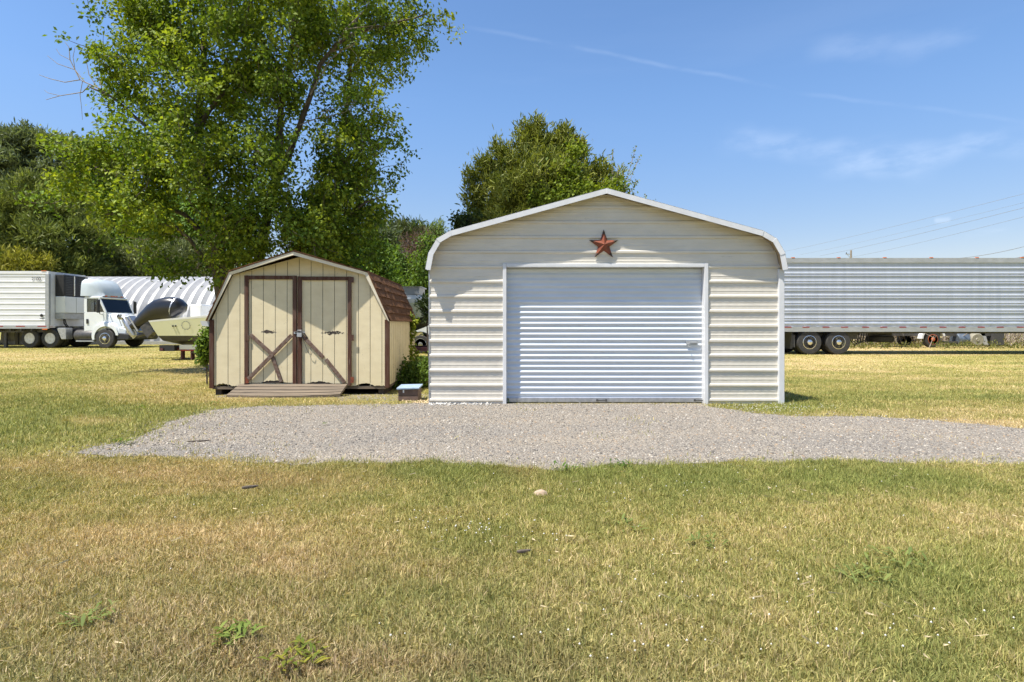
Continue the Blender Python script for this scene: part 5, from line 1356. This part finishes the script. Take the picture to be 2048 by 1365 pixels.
def boat():
    D = 19.3; sc = D/F
    X = lambda px: (px-1024)*sc; z = lambda py: CH-(py-650)*sc
    t = thing('motorboat', 'cream and black motorboat on a trailer behind the shed, outboard tilted up', 'boat', (X(297), D+1.25, 0), R(-.4))
    ox = X(297); L = X(945)-ox; hb = 1.25
    st = []
    for k in range(25):
        u = k/24; x = u*L
        sheer = z(642) + (z(588)-z(642))*(u**.95)
        keel = z(694) + .02*u if u < .5 else z(694) + .02*u + (sheer-z(694)-.12)*(((u-.5)/.5)**2.2)
        beam = hb*(1 if u < .45 else math.sqrt(max(0.0006, 1-((u-.45)/.55)**2.3)))
        cz = z(672) + (.0 if u < .3 else 1.0*((u-.3)/.7)**2*(sheer-z(672)-.2))     # lower edge of the cream topside
        rake = -.30*(1-u)**6
        chine = z(682) + (0 if u < .3 else 1.0*((u-.3)/.7)**2*(sheer-z(682)-.1))
        st.append((x, beam, sheer, cz, min(chine, cz-.02), min(keel, chine-.02), rake))
    def ribbon(name, f0, f1, m, par=t, smooth=True):
        mb = MB()
        for s in (-1, 1):
            mb.loft([[f0(q, s), tuple((a+b)/2 for a, b in zip(f0(q, s), f1(q, s))), f1(q, s)] for q in st])
        return mb.build(name, m, par, smooth=smooth)
    gun = lambda q, s: (q[0]+q[6]*0, s*q[1], q[2]); gl = lambda q, s: (q[0]+.03*(q[0] < .1), s*(q[1]*.995), q[2]-.05-.10*(q[0]/L))
    top2 = lambda q, s: (q[0]+.03*(q[0] < .1), s*q[1]*.994, q[2]-.05-.10*(q[0]/L)); low = lambda q, s: (q[0]-q[6]*.9, s*q[1]*.93, q[3])
    chn = lambda q, s: (q[0]-q[6]*1.3, s*q[1]*.86, q[4]); kl = lambda q, s: (q[0]-q[6]*1.8, 0, q[5])
    ribbon('topside', top2, low, M['hull_cream']); ribbon('rub_strake', gun, gl, M['hull_white']); ribbon('boot_stripe', low, chn, M['hull_black'])
    ribbon('bottom', chn, kl, M['hull_black'])
    q = st[0]; MB().add([gl(q, -1), low(q, -1), chn(q, -1), kl(q, 1), chn(q, 1), low(q, 1), gl(q, 1)], [tuple(range(7))]).build('transom', M['hull_cream'], t)
    mb = MB()
    mb.loft([[(q[0], -q[1], q[2]), (q[0], -q[1]*.8, q[2]+.02), (q[0], -q[1]*.78, q[2]-.3 if q[0] < L*.5 else q[2]+.02), (q[0], q[1]*.78, q[2]-.3 if q[0] < L*.5 else q[2]+.02), (q[0], q[1]*.8, q[2]+.02), (q[0], q[1], q[2])] for q in st]); mb.build('deck', M['hull_white'], t)
    # emblem ring and drains on the hull side
    bx, bz = X(372)-ox, z(651.5); by = lambda x, zz: -hb*(.994 - .064*(z(644)-zz)/(z(644)-z(672))) - .012
    mb = MB(); n = 48
    for k in range(n):
        a0, a1 = 2*math.pi*k/n, 2*math.pi*(k+1)/n
        ro = lambda a: .150 + .010*math.cos(10*a); P = []
        for a, r in ((a0, ro(a0)), (a1, ro(a1)), (a1, .128), (a0, .128)): xx, zz = bx+r*math.cos(a), bz+r*math.sin(a); P.append((xx, by(xx, zz), zz))
        mb.add(P, [(0, 1, 2, 3)])
    mb.build('emblem', M['ivory_mark'], t)
    for px in (345.5, 351): 
        xx, zz = X(px)-ox, z(652.5); MB().lathe([(.0, -.01), (.028, -.008), (.03, .01)], (xx, by(xx, zz), zz), 'y', 12).build('drain', M['black'], t)
    MB().box(X(362)-ox, X(386)-ox, -.7, .2, z(636), z(608)).build('cool_box', M['hull_white'], t, bevel=.04)
    # console and windscreen
    cx = X(790)-ox; mb = MB(); mb.hexa([(cx-.3, -.7, z(600)), (cx+.75, -.7, z(600)), (cx+.75, .7, z(600)), (cx-.3, .7, z(600)), (cx-.1, -.6, z(588)), (cx+.7, -.6, z(588)), (cx+.7, .6, z(588)), (cx-.1, .6, z(588))]); mb.build('console', M['hull_white'], t, bevel=.03)
    MB().hexa([(cx, -.62, z(588)+.003), (cx+.72, -.62, z(588)+.003), (cx+.72, .62, z(588)+.003), (cx, .62, z(588)+.003), (cx+.05, -.58, z(572.5)), (cx+.74, -.58, z(572.5)), (cx+.74, .58, z(572.5)), (cx+.05, .58, z(572.5))]).build('windscreen', M['hut'], t)
    MB().box(cx+.0, cx+.8, -.64, .64, z(572.3), z(571)).build('windscreen_rim', M['galv'], t)
    # tilted outboard
    m = thing_part('outboard_motor', t); yb = -.1
    s2 = (D+1.25+yb)/F; A = lambda px, py, dy=0: ((px-1024)*s2-ox, yb+dy, CH-(py-650)*s2)
    path = [A(264, 654), A(276, 648), A(288, 638), A(297, 633), A(307, 626), A(319, 620), A(333, 617), A(346, 616), A(356, 617), A(364, 620), A(368, 624)]
    mb = MB(); pts = [Vector(p) for p in path]; rad = [(.11, .13), (.18, .16), (.24, .19), (.29, .23), (.34, .27), (.38, .30), (.40, .32), (.39, .33), (.36, .32), (.26, .26), (.10, .12)]
    rings = []
    for i, p in enumerate(pts):
        d = (pts[min(i+1, len(pts)-1)] - pts[max(i-1, 0)]).normalized(); n_ = Vector((-d.z, 0, d.x)); n_ = n_ if n_.z > 0 else -n_
        rings.append([tuple(p + n_*rad[i][0]*math.copysign(abs(math.cos(a))**.8, math.cos(a)) + Vector((0, 1, 0))*rad[i][1]*math.copysign(abs(math.sin(a))**.8, math.sin(a))) for a in [2*math.pi*k/16 for k in range(16)]])
    mb.loft(rings, closed=True, caps=True); mb.build('cowling', M['black'], m, smooth=True, angle=70)
    sb = MB(); p = Vector(A(351, 616.5)); d = Vector((1, 0, -.25)).normalized(); n_ = Vector((.25, 0, 1)).normalized()
    rg_ = []
    for o in (-.02, .02): rg_.append([tuple(p + d*o + n_*.40*math.cos(a) + Vector((0, 1, 0))*.345*math.sin(a)) for a in [2*math.pi*k/20 for k in range(20)]])
    sb.loft(rg_, closed=True); sb.build('cowling_stripe', M['galv'], m)
    gc = MB(); gc.tube([A(247, 636), A(250, 641), A(257, 653), A(264, 665), A(268, 672), A(269.5, 675)], [.06, .10, .125, .125, .10, .02], 12); gc.build('gearcase', M['galv'], m, smooth=True)
    MB().hexa([A(243, 640, -.02), A(266, 678, -.02), A(266, 678, .02), A(243, 640, .02), A(254, 634, -.05), A(276, 668, -.05), A(276, 668, .05), A(254, 634, .05)]).build('skeg', M['galv'], m)
    MB().hexa([A(262, 634, -.17), A(264, 632, -.17), A(264, 632, .17), A(262, 634, .17), A(280, 664, -.17), A(282, 662, -.17), A(282, 662, .17), A(280, 664, .17)]).build('anti_ventilation_plate', M['galv'], m)
    pr = MB(); c = Vector(A(245, 634)); ax = Vector((-.51, 0, .86)); u = Vector((.86, 0, .51)); v = Vector((0, 1, 0))
    for k in range(3):
        a = 2*math.pi*k/3+.5; rdir = u*math.cos(a) + v*math.sin(a); tdir = -u*math.sin(a) + v*math.cos(a)
        P = [c+rdir*.06-tdir*.05-ax*.04, c+rdir*.06+tdir*.05+ax*.04, c+rdir*.17+tdir*.10+ax*.05, c+rdir*.22+tdir*.02, c+rdir*.17-tdir*.09-ax*.05]
        pr.add([tuple(x) for x in P] + [tuple(x+ax*.012) for x in P], [(0,1,2,3,4), (9,8,7,6,5)] + [(i, (i+1) % 5, 5+(i+1) % 5, 5+i) for i in range(5)])
    pr.build('propeller', M['galv'], m)
    br = MB(); br.hexa([A(285, 655, -.16), A(302, 642, -.16), A(302, 642, .16), A(285, 655, .16), A(300, 676, -.16), A(312, 664, -.16), A(312, 664, .16), A(300, 676, .16)]); br.tube([A(275, 672), A(290, 668), A(305, 672)], .07, 8)
    br.build('bracket', M['dark_metal'], m)
    # trailer under the boat
    tr = thing('boat_trailer', 'low boat trailer with maroon frame under the cream motorboat', 'trailer', (ox, D+1.25, 0))
    for s in (-1, 1):
        y0, y1 = sorted((s*.95, s*.83))
        MB().box(X(318)-ox, X(900)-ox, y0, y1, z(703), z(696)).build('frame_rail', M['maroon'], tr)
        y0, y1 = sorted((s*.62, s*.5)); MB().hexa([(X(330)-ox, y0, z(697)), (X(330)-ox, y1, z(697)), (X(760)-ox, y1, z(692)), (X(760)-ox, y0, z(692)), (X(330)-ox, y0, z(692)), (X(330)-ox, y1, z(692)), (X(760)-ox, y1, z(684)), (X(760)-ox, y0, z(684))]).build('bunk', M['black_matt'], tr)
        for px in (480, 520): wheel(tr, X(px)-ox, s*1.1, .34, .22, M['galv'], s)
    MB().box(X(315)-ox, X(345)-ox, -1.15, -1.0, z(703), z(691)).build('tail_board', M['black_matt'], tr)
    MB().box(X(350)-ox, X(408)-ox, -1.0, -.955, z(700), z(690.5)).build('side_plate', M['hull_white'], tr)
    MB().box(X(352)-ox, X(406)-ox, -1.008, -.9605+.0, z(703.2), z(700.3)).build('reflector', M['red_tape'], tr)
    MB().box(X(318)-ox, X(324)-ox, -1.2, 1.2, z(702), z(697)).box(X(500)-ox, X(506)-ox, -1.1, 1.1, z(702), z(697)).build('cross_beam', M['maroon'], tr)
    MB().tube([(X(376)-ox, -.95, z(704)), (X(386)-ox, -.95, z(711)), (X(397)-ox, -.95, z(704))], .05, 6).build('tie_hook', M['dark_metal'], tr)
    for px in (352, 372): MB().box(X(px)-ox, X(px+3)-ox, -.98, -.8, .03, z(700)).build('stand', M['maroon'], tr)
    MB().bar((X(900)-ox, 0, z(700)), (X(960)-ox, 0, z(692)), .1, .1).build('tongue', M['maroon'], tr)
boat()

def pickup():
    D = 24.0; X = lambda px: (px-1024)/F*D
    t = thing('pickup_truck', 'white pickup truck showing one wheel between shed and garage', 'truck', (X(841), D, 0))
    r = .39
    wheel(t, 0, .1, r, .25, M['chrome'], -1, rr=.66); wheel(t, 3.3, .1, r, .25, M['chrome'], -1, rr=.66); wheel(t, 0, 1.7, r, .25, M['chrome'], 1, rr=.66); wheel(t, 3.3, 1.7, r, .25, M['chrome'], 1, rr=.66)
    # body side with wheel arches
    prof = [(-.95, .45)]
    def arch(cx, n=12): return [(cx-.50*math.cos(math.pi*k/n), .40+.50*math.sin(math.pi*k/n)) for k in range(n+1)]
    prof += arch(0) + arch(3.3) + [(4.4, .45), (4.4, 1.05), (3.4, 1.12), (2.7, 1.15), (2.1, 1.75), (.75, 1.78), (.55, 1.2), (-.95, 1.2)]
    MB().prism(prof, lambda u, v, y: (u, y, v), 0, 1.8).build('body', M['white_paint'], t, bevel=.03)
    mb = MB()
    for cx in (0, 3.3):
        A = arch(cx); mb.strip([(x, -.012, z) for x, z in A], [(cx+(x-cx)*1.07, -.012, .40+(z-.40)*1.07) for x, z in A])
    mb.build('wheel_arch', M['black_matt'], t)
    MB().prism([(.85, 1.2), (2.5, 1.2), (2.0, 1.68), (.9, 1.7)], lambda u, v, y: (u, y, v), -.006, -.002).build('side_window', M['glass'], t)
    MB().box(.5, .515, -.006, -.002, .5, 1.18).build('door_seam', M['black_matt'], t)
pickup()

def hut():
    D = 35.2; X0 = P3(120, 650, 40)[0]
    t = thing('quonset_hut', 'long arched metal hut of white corrugated ribs behind the truck', 'hut', (X0, D, 0))
    rad = 4.4; L = P3(560, 650, 40)[0]-X0; mb = MB(); rows = []; pitch = .62; x = 0
    def arc(x, r):
        return [(x, rad - r*math.cos(math.pi*k/40), .12 + r*1.0*math.sin(math.pi*k/40)) for k in range(41)]
    while x < L:
        rows += [arc(x, rad-.15), arc(x+.05, rad-.15), arc(x+.20, rad+.04), arc(x+.34, rad+.04), arc(x+.58, rad-.15)]
        x += pitch
    mb.loft(rows); mb.build('arched_shell', M['hut'], t)
    for x in (.05, rows[-1][0][0]-.05):
        e = [(x, rad-(rad-.14)*math.cos(math.pi*k/30), .12+(rad-.14)*math.sin(math.pi*k/30)) for k in range(31)]
        MB().add(e, [tuple(range(31))]).build('end_wall', M['hut'], t)
    for y in (0, 2*rad): MB().box(0, L, y-.15, y+.15, 0, .2).build('footing', M['alu_rail'], t)
hut()

def pole():
    D = 80; x, y, zt = P3(1702, 501, D)
    t = thing('utility_pole', 'wooden utility pole top showing above the silver trailer', 'pole', (x, D, 0))
    MB().tube([(x, D, 0), (x, D, zt)], [.17, .12], 10).build('post', M['pole_wood'], t, world=True, smooth=True)
    MB().bar((x-.75, D, zt-.55), (x, D, zt-.55), .1, .1).bar((x-.6, D, zt-.5), (x, D, zt-1.2), .05, .05).build('bracket', M['galv'], t, world=True)
    MB().lathe([(.05, 0), (.07, .06), (.04, .14), (.06, .2)], (x-.65, D, zt-.5), 'z', 8).build('insulator', M['dark_metal'], t, world=True)
pole()
def wires():
    spec = [((2110, 372), (1560, 505), 60, 190, 'overhead wire, topmost of the set crossing the sky at the right edge'),
            ((2110, 390), (1600, 510), 60, 190, 'overhead wire, second of the thin set at the right edge'),
            ((2110, 400), (1640, 512), 58, 180, 'overhead wire, third of the thin set at the right edge'),
            ((2110, 418), (1700, 515), 58, 170, 'overhead wire, fourth of the thin set at the right edge'),
            ((2110, 477), (1900, 518), 50, 80, 'lower overhead wire just above the silver trailer roof'),
            ((2110, 494), (1985, 518), 42, 60, 'lowest and thickest overhead wire above the trailer roof at the right edge')]
    for i, (a, b, da, db, lab) in enumerate(spec):
        p, q = Vector(P3(*a, da)), Vector(P3(*b, db)); pts = []
        for k in range(17):
            u = k/16; v = p + (q-p)*u; v.z -= 4*u*(1-u)*.35; pts.append(v)
        r = (.017, .012, .02, .016, .022, .028)[i]
        tag(MB().tube(pts, [r + (r*1.8-r)*k/16 for k in range(17)], 5).build('power_line', M['cable'], None), lab, 'wire', 'overhead wires at the right')
wires()

# ------------------------------------------------------------------ small things on the ground
def rock(name, label, cat, px, py, s, m, seed, flat=.6, d=None):
    x, y = G(px, py); rg = np.random.RandomState(seed)
    bm = bmesh.new(); bmesh.ops.create_icosphere(bm, subdivisions=3, radius=1)
    off = rg.rand(3)*10
    for v in bm.verts:
        n = math.sin(v.co.x*2.3+off[0]) * .12 + math.sin(v.co.y*3.1+off[1]) * .1 + math.sin(v.co.z*4+off[2])*.08 + math.sin(v.co.x*7+v.co.y*6)*.03
        v.co *= 1+n
        v.co = Vector((v.co.x*s[0], v.co.y*s[1], max(v.co.z, -.5)*s[2]))
    me = bpy.data.meshes.new(name); bm.to_mesh(me); bm.free(); me.materials.append(m)
    me.polygons.foreach_set('use_smooth', [True]*len(me.polygons))
    o = bpy.data.objects.new(name, me); COL.objects.link(o); o.location = (x, y, s[2]*.48); tag(o, label, cat); return o
rock('rock', 'pale tan rock lying in the grass in front of the driveway', 'rock', 1080, 992, (.046, .036, .028), M['stone'], 3)
rock('rock', 'pale rock at the foot of the shrub by the shed', 'rock', 416, 741, (.10, .09, .10), M['stone'], 5)
def stick(name, label, px, py, L, ang, m, r=.008, bend=.2):
    x, y = G(px, py); t = []
    for k in range(7):
        u = k/6-.5; t.append((u*L*math.cos(ang) - math.sin(ang)*bend*L*(u*u-.25), u*L*math.sin(ang) + math.cos(ang)*bend*L*(u*u-.25), r + .018*(1 if py > 930 else .2)))
    o = MB().tube(t, [r*.6, r, r*1.1, r, r*.95, r*.8, r*.4], 7).build(name, m, None, smooth=True); o.location = (x, y, 0); tag(o, label, 'stick'); return o
stick('stick', 'curved brown stick lying on the left end of the gravel', 398, 884, .22, .25, M['bark'], .008, .35)
stick('bark_piece', 'dark strip of bark in the grass below the driveway, left', 500, 982, .11, .5, M['bark'], .012)
stick('bark_piece', 'small dark bark strip in the middle of the lawn', 1048, 1112, .08, .3, M['bark'], .009)
def pebbles():
    rg = np.random.RandomState(9); N = 380
    px = rg.uniform(858, 985, N); py = 806 + rg.rand(N)**2*5 + 1.5*(px < 900)
    P = np.array([G(a, b) for a, b in zip(px, py)]); extra = np.array([G(rg.uniform(805, 862), rg.uniform(800, 808)) for _ in range(160)])
    P = np.r_[P, extra]; N = len(P); s = rg.uniform(.008, .024, N)
    oc = np.array([(1,0,0),(.2,1,0),(-1,.1,0),(0,-1,0),(.1,0,.8),(0,0,-.5)], float); f = np.array([(0,1,4),(1,2,4),(2,3,4),(3,0,4),(1,0,5),(2,1,5),(3,2,5),(0,3,5)])
    V = oc[None]*(1+rg.uniform(-.3, .3, (N, 6, 1)))*s[:, None, None] + np.c_[P, s*.4][:, None]
    T = (f[None] + (np.arange(N)*6)[:, None, None]).reshape(-1, 3)
    c = np.where(np.arange(N)[:, None] < 380, np.array((.46, .445, .41)), np.array((.5, .38, .22)))*rg.uniform(.75, 1.1, (N, 1))
    m = bpy.data.materials.get('loose stone')
    tag(np_mesh('pebbles', V.reshape(-1, 3), T, m, np.repeat(c, 6, 0)), 'white and tan pebbles heaped along the foot of the garage wall', kind='stuff')
pebbles()
